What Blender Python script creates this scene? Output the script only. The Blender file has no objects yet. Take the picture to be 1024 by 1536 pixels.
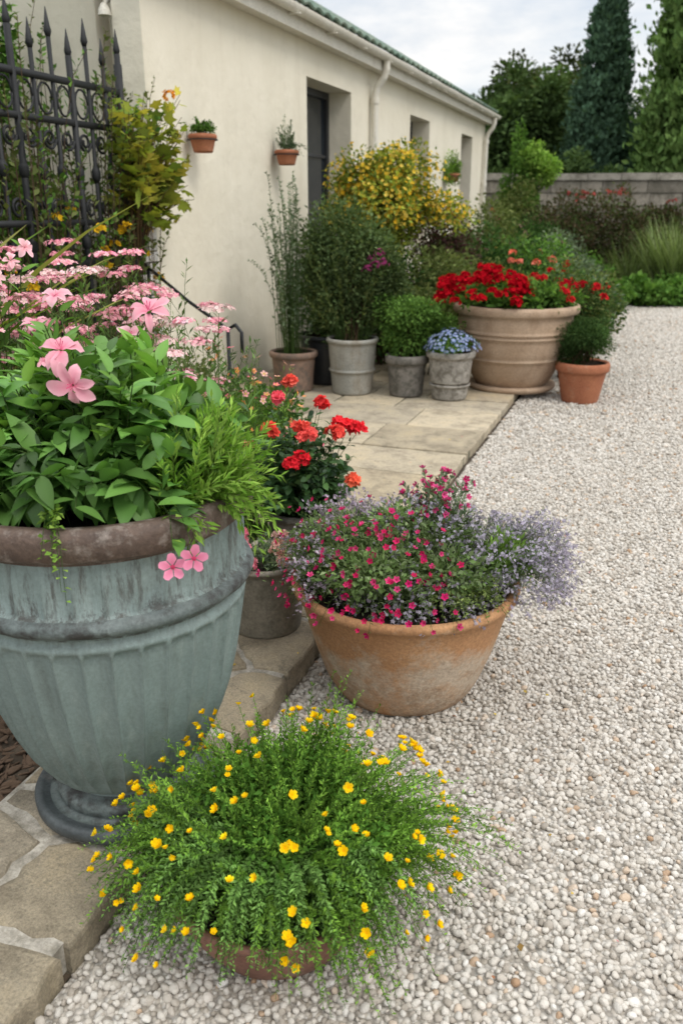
import bpy, math, random
import numpy as np
from mathutils import Vector, Matrix
rng=np.random.default_rng(11); random.seed(5)
scene=bpy.context.scene
scene.view_settings.view_transform='Standard'
scene.view_settings.look='None'
scene.view_settings.exposure=0
FR=-math.radians(20.1); CF,SF=math.cos(FR),math.sin(FR)
def B(n,s,z=0.0): return (CF*n-SF*s, SF*n+CF*s, z)

# ------------------------------------------------------------------ materials
def newmat(name):
    m=bpy.data.materials.new(name); m.use_nodes=True
    nt=m.node_tree; nt.nodes.clear()
    out=nt.nodes.new('ShaderNodeOutputMaterial')
    b=nt.nodes.new('ShaderNodeBsdfPrincipled')
    nt.links.new(b.outputs[0],out.inputs[0])
    return m,nt,b,out
def N(nt,t,**kw):
    n=nt.nodes.new(t)
    for k,v in kw.items(): setattr(n,k,v)
    return n
def coords(nt,scale=(1,1,1),kind='Object'):
    tc=N(nt,'ShaderNodeTexCoord'); mp=N(nt,'ShaderNodeMapping')
    mp.inputs['Scale'].default_value=scale
    nt.links.new(tc.outputs[kind],mp.inputs[0]); return mp.outputs[0]
def noise(nt,vec,scale,detail=6,rough=.6):
    n=N(nt,'ShaderNodeTexNoise'); n.inputs['Scale'].default_value=scale
    n.inputs['Detail'].default_value=detail; n.inputs['Roughness'].default_value=rough
    if vec is not None: nt.links.new(vec,n.inputs['Vector'])
    return n.outputs[0]
def ramp(nt,fac,stops):
    r=N(nt,'ShaderNodeValToRGB'); cr=r.color_ramp
    while len(cr.elements)<len(stops): cr.elements.new(.5)
    for e,(p,c) in zip(cr.elements,stops):
        e.position=p; e.color=(c,c,c,1) if isinstance(c,(int,float)) else (*c,1)
    nt.links.new(fac,r.inputs[0]); return r.outputs[0]
def mix(nt,fac,a,b,mode='MIX'):
    m=N(nt,'ShaderNodeMix',data_type='RGBA',blend_type=mode)
    if isinstance(fac,(int,float)): m.inputs[0].default_value=fac
    else: nt.links.new(fac,m.inputs[0])
    for i,x in ((6,a),(7,b)):
        if isinstance(x,tuple): m.inputs[i].default_value=(*x,1)
        else: nt.links.new(x,m.inputs[i])
    return m.outputs[2]
def bump(nt,b,h,strength=.4,dist=.01,prev=None):
    bp=N(nt,'ShaderNodeBump'); bp.inputs['Strength'].default_value=strength; bp.inputs['Distance'].default_value=dist
    nt.links.new(h,bp.inputs['Height'])
    if prev: nt.links.new(prev,bp.inputs['Normal'])
    nt.links.new(bp.outputs[0],b.inputs['Normal']); return bp.outputs[0]
def weathered(name,c1,c2,c3,sc=6,streak=1.0,rough=.85,amt=(.45,.62),bs=.35,fine=90):
    m,nt,b,_=newmat(name)
    v=coords(nt); vs=coords(nt,(1,1,streak))
    a=ramp(nt,noise(nt,v,sc,4),[(.35,0.),(.65,1.)])
    col=mix(nt,a,c1,c2)
    d=ramp(nt,noise(nt,vs,sc*1.7,7,.7),[(amt[0],0.),(amt[1],1.)])
    col=mix(nt,d,col,c3)
    g=ramp(nt,noise(nt,v,fine,3,.7),[(.3,.72),(.7,1.15)])
    col=mix(nt,1.0,col,g,'MULTIPLY')
    nt.links.new(col,b.inputs['Base Color']); b.inputs['Roughness'].default_value=rough
    n1=bump(nt,b,noise(nt,v,sc*3,6,.65),bs,.006); bump(nt,b,noise(nt,v,fine*1.4,3,.7),bs,.002,n1)
    return m
def plain(name,c,rough=.6,metal=0,spec=.5):
    m,nt,b,_=newmat(name)
    v=coords(nt); g=ramp(nt,noise(nt,v,40,4),[(.3,tuple(x*.75 for x in c)),(.7,tuple(x*1.2 for x in c))])
    nt.links.new(g,b.inputs['Base Color']); b.inputs['Roughness'].default_value=rough; b.inputs['Metallic'].default_value=metal
    return m
def leafmat(name,trans=.3,rough=.5,tb=(1.25,1.35,.7),gloss=True):
    m,nt,b,out=newmat(name)
    at=N(nt,'ShaderNodeAttribute',attribute_name='Col'); col=at.outputs[0]
    if gloss:
        nt.links.new(col,b.inputs['Base Color']); b.inputs['Roughness'].default_value=rough
        b.inputs['Specular IOR Level'].default_value=.35
    else:
        nt.nodes.remove(b); b=N(nt,'ShaderNodeBsdfDiffuse'); nt.links.new(col,b.inputs[0]); nt.links.new(b.outputs[0],out.inputs[0])
    if trans>0:
        tr=N(nt,'ShaderNodeBsdfTranslucent')
        tc=mix(nt,1.0,col,tb,'MULTIPLY'); nt.links.new(tc,tr.inputs[0])
        ms=N(nt,'ShaderNodeMixShader'); ms.inputs[0].default_value=trans
        nt.links.new(b.outputs[0],ms.inputs[1]); nt.links.new(tr.outputs[0],ms.inputs[2]); nt.links.new(ms.outputs[0],out.inputs[0])
    return m
LEAF=leafmat('leaf',.28,.45); FINE=leafmat('fine_leaf',.28,.5,gloss=False); PETAL=leafmat('petal',.25,.6,(1.1,1.05,1.05),False); STEM=leafmat('stem',0,.7,gloss=False); FARLEAF=leafmat('distant_leaf',.15,.6,gloss=False)
FM=[FINE,PETAL,STEM]; GM=[LEAF,PETAL,STEM]; FARM=[FARLEAF,PETAL,STEM]

# ------------------------------------------------------------------ mesh helpers
def link(o,parent=None):
    scene.collection.objects.link(o)
    if parent: o.parent=parent
    return o
def mesh_obj(name,V,F,mats,mi=None,smooth=False,parent=None,rot=0,loc=(0,0,0)):
    me=bpy.data.meshes.new(name); me.from_pydata([tuple(v) for v in V],[],[tuple(f) for f in F]); 
    for m in (mats if isinstance(mats,(list,tuple)) else [mats]): me.materials.append(m)
    if mi is not None: me.polygons.foreach_set('material_index',mi)
    if smooth: me.polygons.foreach_set('use_smooth',[True]*len(F))
    me.update()
    o=bpy.data.objects.new(name,me); o.rotation_euler=(0,0,rot); o.location=loc
    return link(o,parent)
class PB:
    def __init__(s): s.V=[];s.F=[];s.M=[]
    def box(s,x0,x1,y0,y1,z0,z1,m=0):
        k=len(s.V); s.V+=[(x0,y0,z0),(x1,y0,z0),(x1,y1,z0),(x0,y1,z0),(x0,y0,z1),(x1,y0,z1),(x1,y1,z1),(x0,y1,z1)]
        s.F+=[tuple(k+i for i in f) for f in ((3,2,1,0),(4,5,6,7),(0,1,5,4),(1,2,6,5),(2,3,7,6),(3,0,4,7))]; s.M+=[m]*6
    def tube(s,P,R,sides=8,m=0):
        P=[Vector(p) for p in P]
        if isinstance(R,(int,float)): R=[R]*len(P)
        k=len(s.V); ref=None
        for i,p in enumerate(P):
            t=(P[min(i+1,len(P)-1)]-P[max(i-1,0)]).normalized()
            if ref is None:
                ref=t.orthogonal().normalized()
            ref=(ref-t*ref.dot(t)).normalized(); q=t.cross(ref)
            for j in range(sides):
                a=2*math.pi*j/sides; s.V.append(tuple(p+(ref*math.cos(a)+q*math.sin(a))*R[i]))
        for i in range(len(P)-1):
            for j in range(sides):
                a=k+i*sides+j; b=k+i*sides+(j+1)%sides
                s.F.append((a,b,b+sides,a+sides)); s.M.append(m)
        s.F.append(tuple(k+j for j in range(sides))[::-1]); s.M.append(m)
        s.F.append(tuple(k+(len(P)-1)*sides+j for j in range(sides))); s.M.append(m)
    def build(s,name,mats,smooth=False,parent=None,rot=0,bevel=0,loc=(0,0,0)):
        o=mesh_obj(name,s.V,s.F,mats,s.M,smooth,parent,rot,loc)
        if bevel:
            b=o.modifiers.new('bevel','BEVEL'); b.width=bevel; b.segments=2; b.limit_method='ANGLE'
        return o
def lathe(name,prof,mats,seg=64,loc=(0,0,0),mod=None,parent=None,cap=True):
    V=[];F=[];M=[]
    for (r,z,m) in prof:
        for j in range(seg):
            th=2*math.pi*j/seg
            rr=r if mod is None else mod(r,z,th)
            V.append((rr*math.cos(th),rr*math.sin(th),z))
    for i in range(len(prof)-1):
        for j in range(seg):
            a=i*seg+j;b=i*seg+(j+1)%seg
            F.append((a,b,b+seg,a+seg)); M.append(prof[i+1][2])
    F.append(tuple(range(seg))[::-1]); M.append(prof[0][2])
    F.append(tuple((len(prof)-1)*seg+j for j in range(seg))); M.append(prof[-1][2])
    return mesh_obj(name,V,F,mats,M,True,parent,0,loc)

def nrm(a): return a/np.maximum(np.linalg.norm(a,axis=-1,keepdims=True),1e-9)
class MB:
    def __init__(s): s.v=[];s.f=[];s.m=[];s.c=[];s.n=0
    def add(s,v,f,m,c):
        s.v.append(v.astype(np.float32)); s.f.append(f+s.n); s.m.append(np.full(len(f),m,np.int32)); s.c.append(c.astype(np.float32)); s.n+=len(v)
    def build(s,name,parent=None,mats=None):
        v=np.concatenate(s.v);f=np.concatenate(s.f).astype(np.int32);m=np.concatenate(s.m);c=np.concatenate(s.c)
        me=bpy.data.meshes.new(name); me.vertices.add(len(v)); me.vertices.foreach_set('co',v.ravel())
        me.loops.add(f.size); me.loops.foreach_set('vertex_index',f.ravel())
        me.polygons.add(len(f)); me.polygons.foreach_set('loop_start',np.arange(0,f.size,3,dtype=np.int32))
        try: me.polygons.foreach_set('loop_total',np.full(len(f),3,np.int32))
        except Exception: pass
        for x in (mats or FM): me.materials.append(x)
        me.polygons.foreach_set('material_index',m); me.polygons.foreach_set('use_smooth',np.ones(len(f),bool))
        me.update(calc_edges=True)
        at=me.attributes.new('Col','FLOAT_COLOR','POINT'); at.data.foreach_set('color',np.concatenate([c,np.ones((len(c),1),np.float32)],1).ravel())
        o=bpy.data.objects.new(name,me); return link(o,parent)
def place(mb,T,O,Y,Z,S,C,mat=0,C2=None):
    V,F,w=T; n=len(O)
    if n==0: return
    Y=nrm(Y); X=nrm(np.cross(Y,Z)); Z=np.cross(X,Y)
    S=np.broadcast_to(np.asarray(S,float),(n,)) if np.ndim(S)<2 else S
    if S.ndim==1: S=np.repeat(S[:,None],3,1)
    P=O[:,None]+(V[None,:,0:1]*S[:,None,0:1])*X[:,None]+(V[None,:,1:2]*S[:,None,1:2])*Y[:,None]+(V[None,:,2:3]*S[:,None,2:3])*Z[:,None]
    C=np.broadcast_to(C,(n,3)); C2=C if C2 is None else np.broadcast_to(C2,(n,3))
    col=C[:,None]*(1-w[None,:,None])+C2[:,None]*w[None,:,None]
    k=len(V); f=(F[None]+(np.arange(n)*k)[:,None,None]).reshape(-1,3)
    mb.add(P.reshape(-1,3),f,mat,np.clip(col,0,.95).reshape(-1,3))
def T_leaf(w=.45,fold=.12,droop=.25,ys=(0,.3,.68,1.0),ws=(0,1.,.8,0)):
    V=[(0,0,0)]; W=[.5]
    for y,ww in zip(ys[1:-1],ws[1:-1]):
        z=-droop*y*y; h=.5*w*ww
        V+=[(-h,y,z+fold*h*2),(0,y+.02,z),(h,y,z+fold*h*2)]; W+=[0,.35,0]
    V.append((0,1,-droop)); W.append(0); n=len(ys)-2
    F=[(0,2,1),(0,3,2)]
    for i in range(n-1):
        a=1+3*i; F+=[(a,a+1,a+4),(a,a+4,a+3),(a+1,a+2,a+5),(a+1,a+5,a+4)]
    a=1+3*(n-1); t=len(V)-1; F+=[(a,a+1,t),(a+1,a+2,t)]
    return np.array(V,float),np.array(F),np.array(W,float)
def T_dia(w=.5,fold=.1):
    return np.array([(0,0,0),(-.5*w,.5,fold*w),(0,1,-.08),(.5*w,.5,fold*w)],float),np.array([(0,2,1),(0,3,2)]),np.zeros(4)
def T_blade(w=.05,droop=.5,seg=5):
    V=[];F=[]
    for i in range(seg+1):
        t=i/seg; ww=w*.5*(1-t**2.2)+.001; z=-droop*t*t
        V+=[(-ww,t,z),(ww,t,z)]
    for i in range(seg): F+=[(2*i,2*i+1,2*i+3),(2*i,2*i+3,2*i+2)]
    return np.array(V,float),np.array(F),np.zeros(len(V))
def T_lobed():
    R=[(.0,.12),(-.25,.05),(-.5,.28),(-.3,.38),(-.48,.72),(-.2,.68),(0,1.0),(.2,.68),(.48,.72),(.3,.38),(.5,.28),(.25,.05)]
    V=[(0,.3,0)]+[(x,y,-.18*(x*x+ (y-.3)**2)*1.2+.02*(i%2)) for i,(x,y) in enumerate(R)]
    n=len(R); F=[(0,1+(i+1)%n,1+i) for i in range(n)]
    return np.array(V,float),np.array(F),np.array([.6]+[0]*n,float)
def T_flower(n=5,w=.85,cup=.25,cr=.18,point=False):
    V=[];F=[];W=[]
    for i in range(n):
        a=2*math.pi*i/n; c,s=math.cos(a),math.sin(a)
        hw=w*math.pi/n*.75
        pts=[(.08,0,0),(.55,-hw*.8,cup*.4),(.95,-hw*.5,cup),(1.03,0,cup*.8),(.95,hw*.5,cup),(.55,hw*.8,cup*.4)]
        k=len(V)
        for x,y,z in pts: V.append((x*c-y*s,x*s+y*c,z)); W.append(.6 if x<.1 else 0)
        F+=[(k,k+1,k+2),(k,k+2,k+3),(k,k+3,k+4),(k,k+4,k+5)]
    k=len(V); V.append((0,0,cr*.8+.05)); W.append(1)
    for i in range(6):
        a=math.pi*i/3; V.append((cr*math.cos(a),cr*math.sin(a),.04)); W.append(1)
    for i in range(6): F.append((k,k+1+i,k+1+(i+1)%6))
    return np.array(V,float),np.array(F),np.array(W,float)
def T_lily(n=6,seed=0):
    r=np.random.default_rng(seed); V=[];F=[];W=[]
    ts=(.04,.2,.38,.56,.74,.9,1.0); ws=(.25,.62,.92,1.0,.85,.48,.05); wc=(.95,.6,.45,.35,.25,.12,0)
    for i in range(n):
        a=2*math.pi*i/n+r.normal(0,.16); L=r.uniform(.75,1.12); wd=r.uniform(.17,.25)*(1.2 if i%2 else .85); dr=r.uniform(.2,1.0); sw=r.normal(0,.12)
        k=len(V); c,s=math.cos(a),math.sin(a)
        for q,t in enumerate(ts):
            hw=wd*ws[q]; x=L*t*(1-.25*dr*t*t); z=.40*t-dr*t*t*.8; tw=r.normal(0,.03)
            for sgn in (-1,0,1):
                y=hw*sgn+sw*t*t; zz=z+(.09*abs(sgn)*ws[q]+tw*sgn)+(.02 if i%2 else 0)
                V.append((x*c-y*s,x*s+y*c,zz)); W.append(wc[q]*(1 if sgn==0 else .35))
        for q in range(len(ts)-1):
            for m in range(2):
                A0=k+q*3+m; F+=[(A0,A0+3,A0+4),(A0,A0+4,A0+1)]
    for i in range(5):
        a=2*math.pi*i/5; k=len(V); c,s=math.cos(a)*.12,math.sin(a)*.12
        V+=[(0,0,.02),(c+.015,s,.42),(c-.015,s+.015,.42)]; W+=[1,1,1]; F.append((k,k+1,k+2))
    return np.array(V,float),np.array(F),np.array(W,float)
HY=(0,.1,.25,.45,.65,.84,1.0); HW=(0,.5,.88,1.0,.82,.42,0)
LFH=T_leaf(.46,.14,.32,HY,HW); LF2=T_leaf(.40,.2,.15,HY,HW)
LW=T_leaf(.62,.1,.25,(0,.15,.45,.75,1.),(0,.65,1.,.72,0)); LN=T_leaf(.3,.1,.35); DI=T_dia(.55); DM=T_dia(.38); DN=T_dia(.22); DR=T_dia(.8,.15); LOB=T_lobed()
BL=T_blade(.04,.55)
F5=T_flower(5,.95,.22); F5c=T_flower(5,1.05,.7,.25); F4=T_flower(5,1.2,.5,.1); FB=T_flower(5,1.35,.95,.35)
def pal(n,p,jit=.18):
    p=np.array(p,float); i=rng.integers(0,len(p),n); j=rng.integers(0,len(p),n); t=rng.random((n,1))
    return np.clip((p[i]*(1-t)+p[j]*t)*(1+rng.normal(0,jit,(n,1))),.004,.95)
def rnd(n): return nrm(rng.normal(size=(n,3)))
def dome(n,c,r,shell=.55,zmin=-.15,lump=.15):
    u=rnd(n*5+40); u=u[u[:,2]>zmin][:n]
    ph=rng.random(6)*6.28
    L=1+lump*(np.sin(u[:,0]*4+ph[0])*np.sin(u[:,1]*4+ph[1])+.6*np.sin(u[:,2]*7+u[:,0]*6+ph[2]))
    rad=rng.uniform(shell,1,len(u))**.6*L
    return np.array(c)+u*np.array(r)*rad[:,None]
def tubes(mb,P,r0,r1,C,mat=2):
    n,k,_=P.shape; d=nrm(P[:,-1]-P[:,0]); a=nrm(np.cross(d,np.array([.31,.77,.2]))); b=np.cross(d,a)
    rr=np.linspace(1,0,k)[None,:,None]*r0+np.linspace(0,1,k)[None,:,None]*r1
    ring=[]
    for j in range(3):
        th=2*math.pi*j/3; ring.append(P+(a*math.cos(th)+b*math.sin(th))[:,None]*rr)
    V=np.stack(ring,2)
    idx=np.arange(n*k*3).reshape(n,k,3); F=[]
    for j in range(3):
        A=idx[:,:-1,j];Bq=idx[:,:-1,(j+1)%3];Cc=idx[:,1:,(j+1)%3];D=idx[:,1:,j]
        F.append(np.stack([A,Bq,Cc],-1).reshape(-1,3));F.append(np.stack([A,Cc,D],-1).reshape(-1,3))
    mb.add(V.reshape(-1,3),np.concatenate(F),mat,np.repeat(np.broadcast_to(C,(n,3)),k*3,0))
def stems(mb,base,br,E,nl,T,size,palette,t0=.3,bulge=.55,up=.35,out=1.0,tan=.6,sr=.0018,scol=(.06,.10,.03),leafup=1.0,stemjit=.22,tiltn=.45,C2=None):
    n=len(E); base=np.array(base,float)
    h=E-base; hd=h.copy(); hd[:,2]=0; hl=np.linalg.norm(hd,axis=1,keepdims=True)
    P0=base+nrm(hd)*np.minimum(br,hl*.6)*rng.random((n,1))**.5; P0=P0+np.c_[rng.normal(0,.1*br,(n,2)),np.zeros(n)]
    P1=P0+(E-P0)*.35; P1[:,2]=P0[:,2]+np.maximum(np.abs(E[:,2]-P0[:,2])*bulge,hl[:,0]*bulge*.8)+.01
    def bz(t):
        return (1-t)**2*P0[:,None]+2*t*(1-t)*P1[:,None]+t*t*E[:,None]
    ts=np.linspace(0,1,6)[None,:,None]
    if sr>0: tubes(mb,bz(ts),sr,sr*.5,np.array(scol))
    tang_end=nrm(E-P1)
    if nl>0:
        t=(t0+(1-t0)*(np.arange(nl)[None]+rng.random((n,nl)))/nl)[:,:,None]; t=np.minimum(t,1)
        P=bz(t).reshape(-1,3)
        TT=nrm((2*(1-t)*(P1-P0)[:,None]+2*t*(E-P1)[:,None]).reshape(-1,3))
        R=rnd(n*nl); R=nrm(R-TT*np.sum(R*TT,1,keepdims=True))
        D=TT*tan+R*out+np.array([0,0,up]); Zn=np.array([0,0,1.])*leafup+rng.normal(0,tiltn,(n*nl,3))
        S=rng.uniform(size[0],size[1],n*nl)*(1.15-.5*t.reshape(-1)**3)
        sb=np.repeat(1+rng.normal(0,stemjit,(n,1)),nl,0)
        C=np.clip(pal(n*nl,palette,.12)*np.clip(sb,.5,1.7),.004,.9)
        place(mb,T,P,D,Zn,S,C,0,C*1.35 if C2 is None else C2)
    return E,tang_end
def flowers(mb,P,Nn,r,palette,T=F5,cc=(.7,.5,.05),jit=.12):
    n=len(P); r=np.broadcast_to(r,(n,))
    place(mb,T,P,np.cross(Nn,rnd(n)),Nn,r,pal(n,palette,jit),1,np.array(cc,float))
def heads(mb,H,hr,nf,fr,palette,T=F4,flat=1.0,cc=None,zmin=-.3):
    n=len(H)
    if n==0: return
    u=rnd(n*nf*4+20); u=u[u[:,2]>zmin][:n*nf]; n2=len(u)
    Hh=np.repeat(H,nf,0)[:n2]; hrr=np.repeat(np.broadcast_to(hr,(n,)),nf)[:n2,None]
    hb=np.repeat(1+rng.normal(0,.12,(n,1)),nf,0)[:n2]
    P=Hh+u*hrr*np.array([1,1,flat])*rng.uniform(.6,1.12,(n2,1)); Nn=nrm(u+np.array([0,0,.4/flat*.5])+rng.normal(0,.35,(n2,3)))
    C=np.clip(pal(n2,palette,.15)*hb,.003,.95)
    place(mb,T,P,np.cross(Nn,rnd(n2)),Nn,fr*rng.uniform(.65,1.25,n2),C,1,C*.7 if cc is None else np.array(cc,float))
def bush(mb,c,r,n,size,palette,k=16,lump=.42,T=DI,base=None,sr=.008,bj=.25,inner=.45):
    c=np.array(c,float); r=np.array(r,float)
    bc=c+rnd(k)*r*rng.uniform(.3,.82,(k,1)); br=lump*rng.uniform(.65,1.3,(k,1))*r[None]
    w=(br.mean(1)**2); i=rng.choice(k,n,p=w/w.sum()); u=rnd(n)
    P=bc[i]+u*br[i]*(rng.uniform(inner,1.08,(n,1)))
    ok=P[:,2]>.03; P=P[ok];u=u[ok];i=i[ok];n=len(P)
    hb=1+rng.normal(0,bj,(k,1))
    C=np.clip(pal(n,palette,.15)*np.clip(hb,.5,1.6)[i],.003,.9)
    place(mb,T,P,u+rng.normal(0,.6,(n,3)),np.array([0,0,.7])+rng.normal(0,.6,(n,3))+u*.5,rng.uniform(size[0],size[1],n),C,0,C)
    if base is not None:
        b0=np.array(base,float)[None]+np.c_[rng.normal(0,.04,(k,2)),np.zeros(k)]
        t=np.linspace(0,1,5)[None,:,None]; m=(b0+bc)/2; m[:,:2]=b0[:,:2]*.7+bc[:,:2]*.3
        tubes(mb,(1-t)**2*b0[:,None]+2*t*(1-t)*m[:,None]+t*t*bc[:,None],sr,sr*.35,np.array([.07,.05,.03]))
    return P,u

G_D=[(.032,.068,.022),(.048,.10,.03),(.068,.13,.038)]
G_M=[(.065,.14,.03),(.098,.195,.042),(.14,.25,.055)]
G_L=[(.13,.24,.04),(.19,.33,.06),(.26,.39,.08)]
G_O=[(.08,.11,.036),(.125,.155,.052),(.17,.195,.072)]
G_G=[(.10,.15,.085),(.15,.20,.13),(.20,.25,.16)]

# ------------------------------------------------------------------ world, sun, camera
tosun=Vector((.6,-.45,.98)).normalized()
w=bpy.data.worlds.new('World'); scene.world=w; w.use_nodes=True; nt=w.node_tree; nt.nodes.clear()
wo=N(nt,'ShaderNodeOutputWorld'); bg=N(nt,'ShaderNodeBackground'); bg.inputs[1].default_value=.15
sky=N(nt,'ShaderNodeTexSky'); sky.sky_type='NISHITA'; sky.sun_disc=False
sky.sun_elevation=math.asin(tosun.z); sky.sun_rotation=math.atan2(tosun.x,tosun.y)
v=coords(nt,(1.2,1.2,3.4),'Generated')
cl=ramp(nt,noise(nt,v,2.4,6,.55),[(.34,.6),(.56,1.)])
cc=ramp(nt,noise(nt,v,3.1,6,.6),[(.36,(.68,.75,.84)),(.55,(1.,1.,1.))])
# an overcast sky is brighter towards the zenith than at the horizon
sz=N(nt,'ShaderNodeSeparateXYZ'); nt.links.new(coords(nt,(1,1,1),'Generated'),sz.inputs[0])
zb_=ramp(nt,sz.outputs[2],[(.0,.43),(.3,.46),(.75,1.)])
cs=mix(nt,1.0,mix(nt,1.0,cc,(15.9,15.7,15.4),'MULTIPLY'),zb_,'MULTIPLY')
nt.links.new(mix(nt,cl,sky.outputs[0],cs),bg.inputs[0]); nt.links.new(bg.outputs[0],wo.inputs[0])
sl=bpy.data.lights.new('sun','SUN'); sl.energy=1.5; sl.angle=math.radians(20); sl.color=(1,.94,.86)
so=link(bpy.data.objects.new('sun',sl)); so.rotation_euler=tosun.to_track_quat('Z','Y').to_euler(); so.location=(4,-6,12)
cam=bpy.data.cameras.new('camera'); cam.sensor_fit='VERTICAL'; cam.sensor_height=36; cam.sensor_width=24; cam.lens=1250/1536*36
cam.clip_end=800; cam.dof.use_dof=True; cam.dof.focus_distance=2.2; cam.dof.aperture_fstop=4.0
co=link(bpy.data.objects.new('camera',cam)); co.location=(0,0,1.5); co.rotation_euler=(math.radians(70),0,0); scene.camera=co

# ------------------------------------------------------------------ ground
def sheet(name,poly,z,mat,rot=0):
    return mesh_obj(name,[(x,y,z) for x,y in poly],[tuple(range(len(poly)))],mat,rot=rot)
m_soil=weathered('soil',(.075,.055,.037),(.115,.085,.056),(.045,.033,.022),3,1,.95,fine=60,bs=.9)
m_grass,nt,b,_=newmat('ground_cover'); v=coords(nt)
nt.links.new(ramp(nt,noise(nt,v,.8,6,.7),[(.35,(.035,.05,.018)),(.65,(.06,.08,.025))]),b.inputs['Base Color']); b.inputs['Roughness'].default_value=.95
sheet('ground',[(-400,-400),(400,-400),(400,400),(-400,400)],-.03,m_grass)
sheet('flower_bed_soil',[(-3.75,-2),(-.98,-2),(-.98,16.4),(3.5,16.4),(8,19),(-3.75,19)],-.008,m_soil,FR)
mg,nt,b,_=newmat('gravel_base'); v=coords(nt)
vo=N(nt,'ShaderNodeTexVoronoi'); vo.inputs['Scale'].default_value=80; nt.links.new(v,vo.inputs['Vector'])
sep=N(nt,'ShaderNodeSeparateColor'); nt.links.new(vo.outputs['Color'],sep.inputs[0])
c=ramp(nt,sep.outputs[0],[(0.,(.32,.285,.235)),(.5,(.46,.42,.365)),(1.,(.60,.57,.52))])
dk=ramp(nt,vo.outputs['Distance'],[(.35,1.),(.75,.55)])
nt.links.new(mix(nt,1.0,c,dk,'MULTIPLY'),b.inputs['Base Color']); b.inputs['Roughness'].default_value=.9
iv=N(nt,'ShaderNodeMath',operation='SUBTRACT'); iv.inputs[0].default_value=1; nt.links.new(vo.outputs['Distance'],iv.inputs[1])
bump(nt,b,iv.outputs[0],.9,.008)
sheet('gravel_drive',[(-.972,-4),(10,-4),(10,16.4),(3,16.4),(1,16.15),(-.2,15.6),(-.8,15),(-.972,14.2)],.0,mg,FR)
mp,nt,b,_=newmat('pebble'); oi=N(nt,'ShaderNodeObjectInfo')
c=ramp(nt,oi.outputs['Random'],[(0.,(.28,.25,.21)),(.08,(.42,.375,.32)),(.3,(.53,.49,.43)),(.58,(.62,.58,.52)),(.8,(.50,.47,.42)),(.93,(.69,.66,.61)),(.978,(.52,.40,.29)),(1.,(.35,.22,.13))])
nt.links.new(c,b.inputs['Base Color']); b.inputs['Roughness'].default_value=.85
v=coords(nt); bump(nt,b,noise(nt,v,2.2,3),.35,.1)
def rock(name,seed,mat,flat=.72,jag=.22):
    import bmesh
    bm=bmesh.new(); bmesh.ops.create_icosphere(bm,subdivisions=2,radius=1)
    r=np.random.default_rng(seed); K=r.normal(size=(5,3)); ph=r.random(5)*6
    ax=r.uniform(.72,1.25,3)
    for vv in bm.verts:
        p=np.array(vv.co); q=1+jag*sum(math.sin(p@K[i]*1.7+ph[i]) for i in range(5))/2.0
        vv.co=Vector((p[0]*ax[0]*q,p[1]*ax[1]*q,p[2]*flat*ax[2]*q))
    for f in bm.faces: f.smooth=True
    me=bpy.data.meshes.new(name); bm.to_mesh(me); bm.free(); me.materials.append(mat)
    return bpy.data.objects.new(name,me)
peb=bpy.data.collections.new('pebble_shapes')
for i in range(8): peb.objects.link(rock('pebble_shape',i,mp,.75,.27))
def scatter(name,poly,z,coll,dist,dens,smin,smax,zj,mat=None,rot=FR,seed=0):
    o=sheet(name,poly,z,mg if mat is None else mat,rot)
    ng=bpy.data.node_groups.new(name+'_scatter','GeometryNodeTree')
    ng.interface.new_socket('Geometry',in_out='INPUT',socket_type='NodeSocketGeometry'); ng.interface.new_socket('Geometry',in_out='OUTPUT',socket_type='NodeSocketGeometry')
    a=ng.nodes.new('NodeGroupInput'); z2=ng.nodes.new('NodeGroupOutput')
    d=ng.nodes.new('GeometryNodeDistributePointsOnFaces'); d.distribute_method='POISSON'
    d.inputs['Distance Min'].default_value=dist; d.inputs['Density Max'].default_value=dens; d.inputs['Seed'].default_value=seed
    ci=ng.nodes.new('GeometryNodeCollectionInfo'); ci.inputs['Collection'].default_value=coll; ci.inputs['Separate Children'].default_value=True; ci.inputs['Reset Children'].default_value=True
    ip=ng.nodes.new('GeometryNodeInstanceOnPoints'); ip.inputs['Pick Instance'].default_value=True
    rr=ng.nodes.new('FunctionNodeRandomValue'); rr.data_type='FLOAT_VECTOR'; rr.inputs[0].default_value=(-.6,-.6,0); rr.inputs[1].default_value=(.6,.6,6.28)
    rs=ng.nodes.new('FunctionNodeRandomValue'); rs.data_type='FLOAT'; rs.inputs[2].default_value=smin; rs.inputs[3].default_value=smax; rs.inputs['Seed'].default_value=3
    rp=ng.nodes.new('FunctionNodeRandomValue'); rp.data_type='FLOAT_VECTOR'; rp.inputs[0].default_value=(-.002,-.002,-.002); rp.inputs[1].default_value=(.002,.002,zj); rp.inputs['Seed'].default_value=7
    sp=ng.nodes.new('GeometryNodeSetPosition'); L=ng.links.new
    L(a.outputs[0],d.inputs[0]); L(d.outputs[0],sp.inputs[0]); L(rp.outputs[0],sp.inputs['Offset']); L(sp.outputs[0],ip.inputs[0]); L(ci.outputs[0],ip.inputs['Instance'])
    L(rr.outputs[0],ip.inputs['Rotation']); L(rs.outputs[1],ip.inputs['Scale'])
    jg=ng.nodes.new('GeometryNodeJoinGeometry'); L(ip.outputs[0],jg.inputs[0]); L(a.outputs[0],jg.inputs[0]); L(jg.outputs[0],z2.inputs[0])
    md=o.modifiers.new('scatter','NODES'); md.node_group=ng; return o
scatter('gravel',[(-.965,.1),(1.7,.1),(1.7,5.5),(-.965,5.5)],.004,peb,.0112,14000,.0048,.0103,.006)
scatter('gravel',[(-.965,5.5),(2.2,5.5),(2.2,16.1),(1,16.1),(-.2,15.6),(-.8,15),(-.965,14.2)],.004,peb,.019,4800,.0075,.0135,.007,seed=4)

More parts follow.
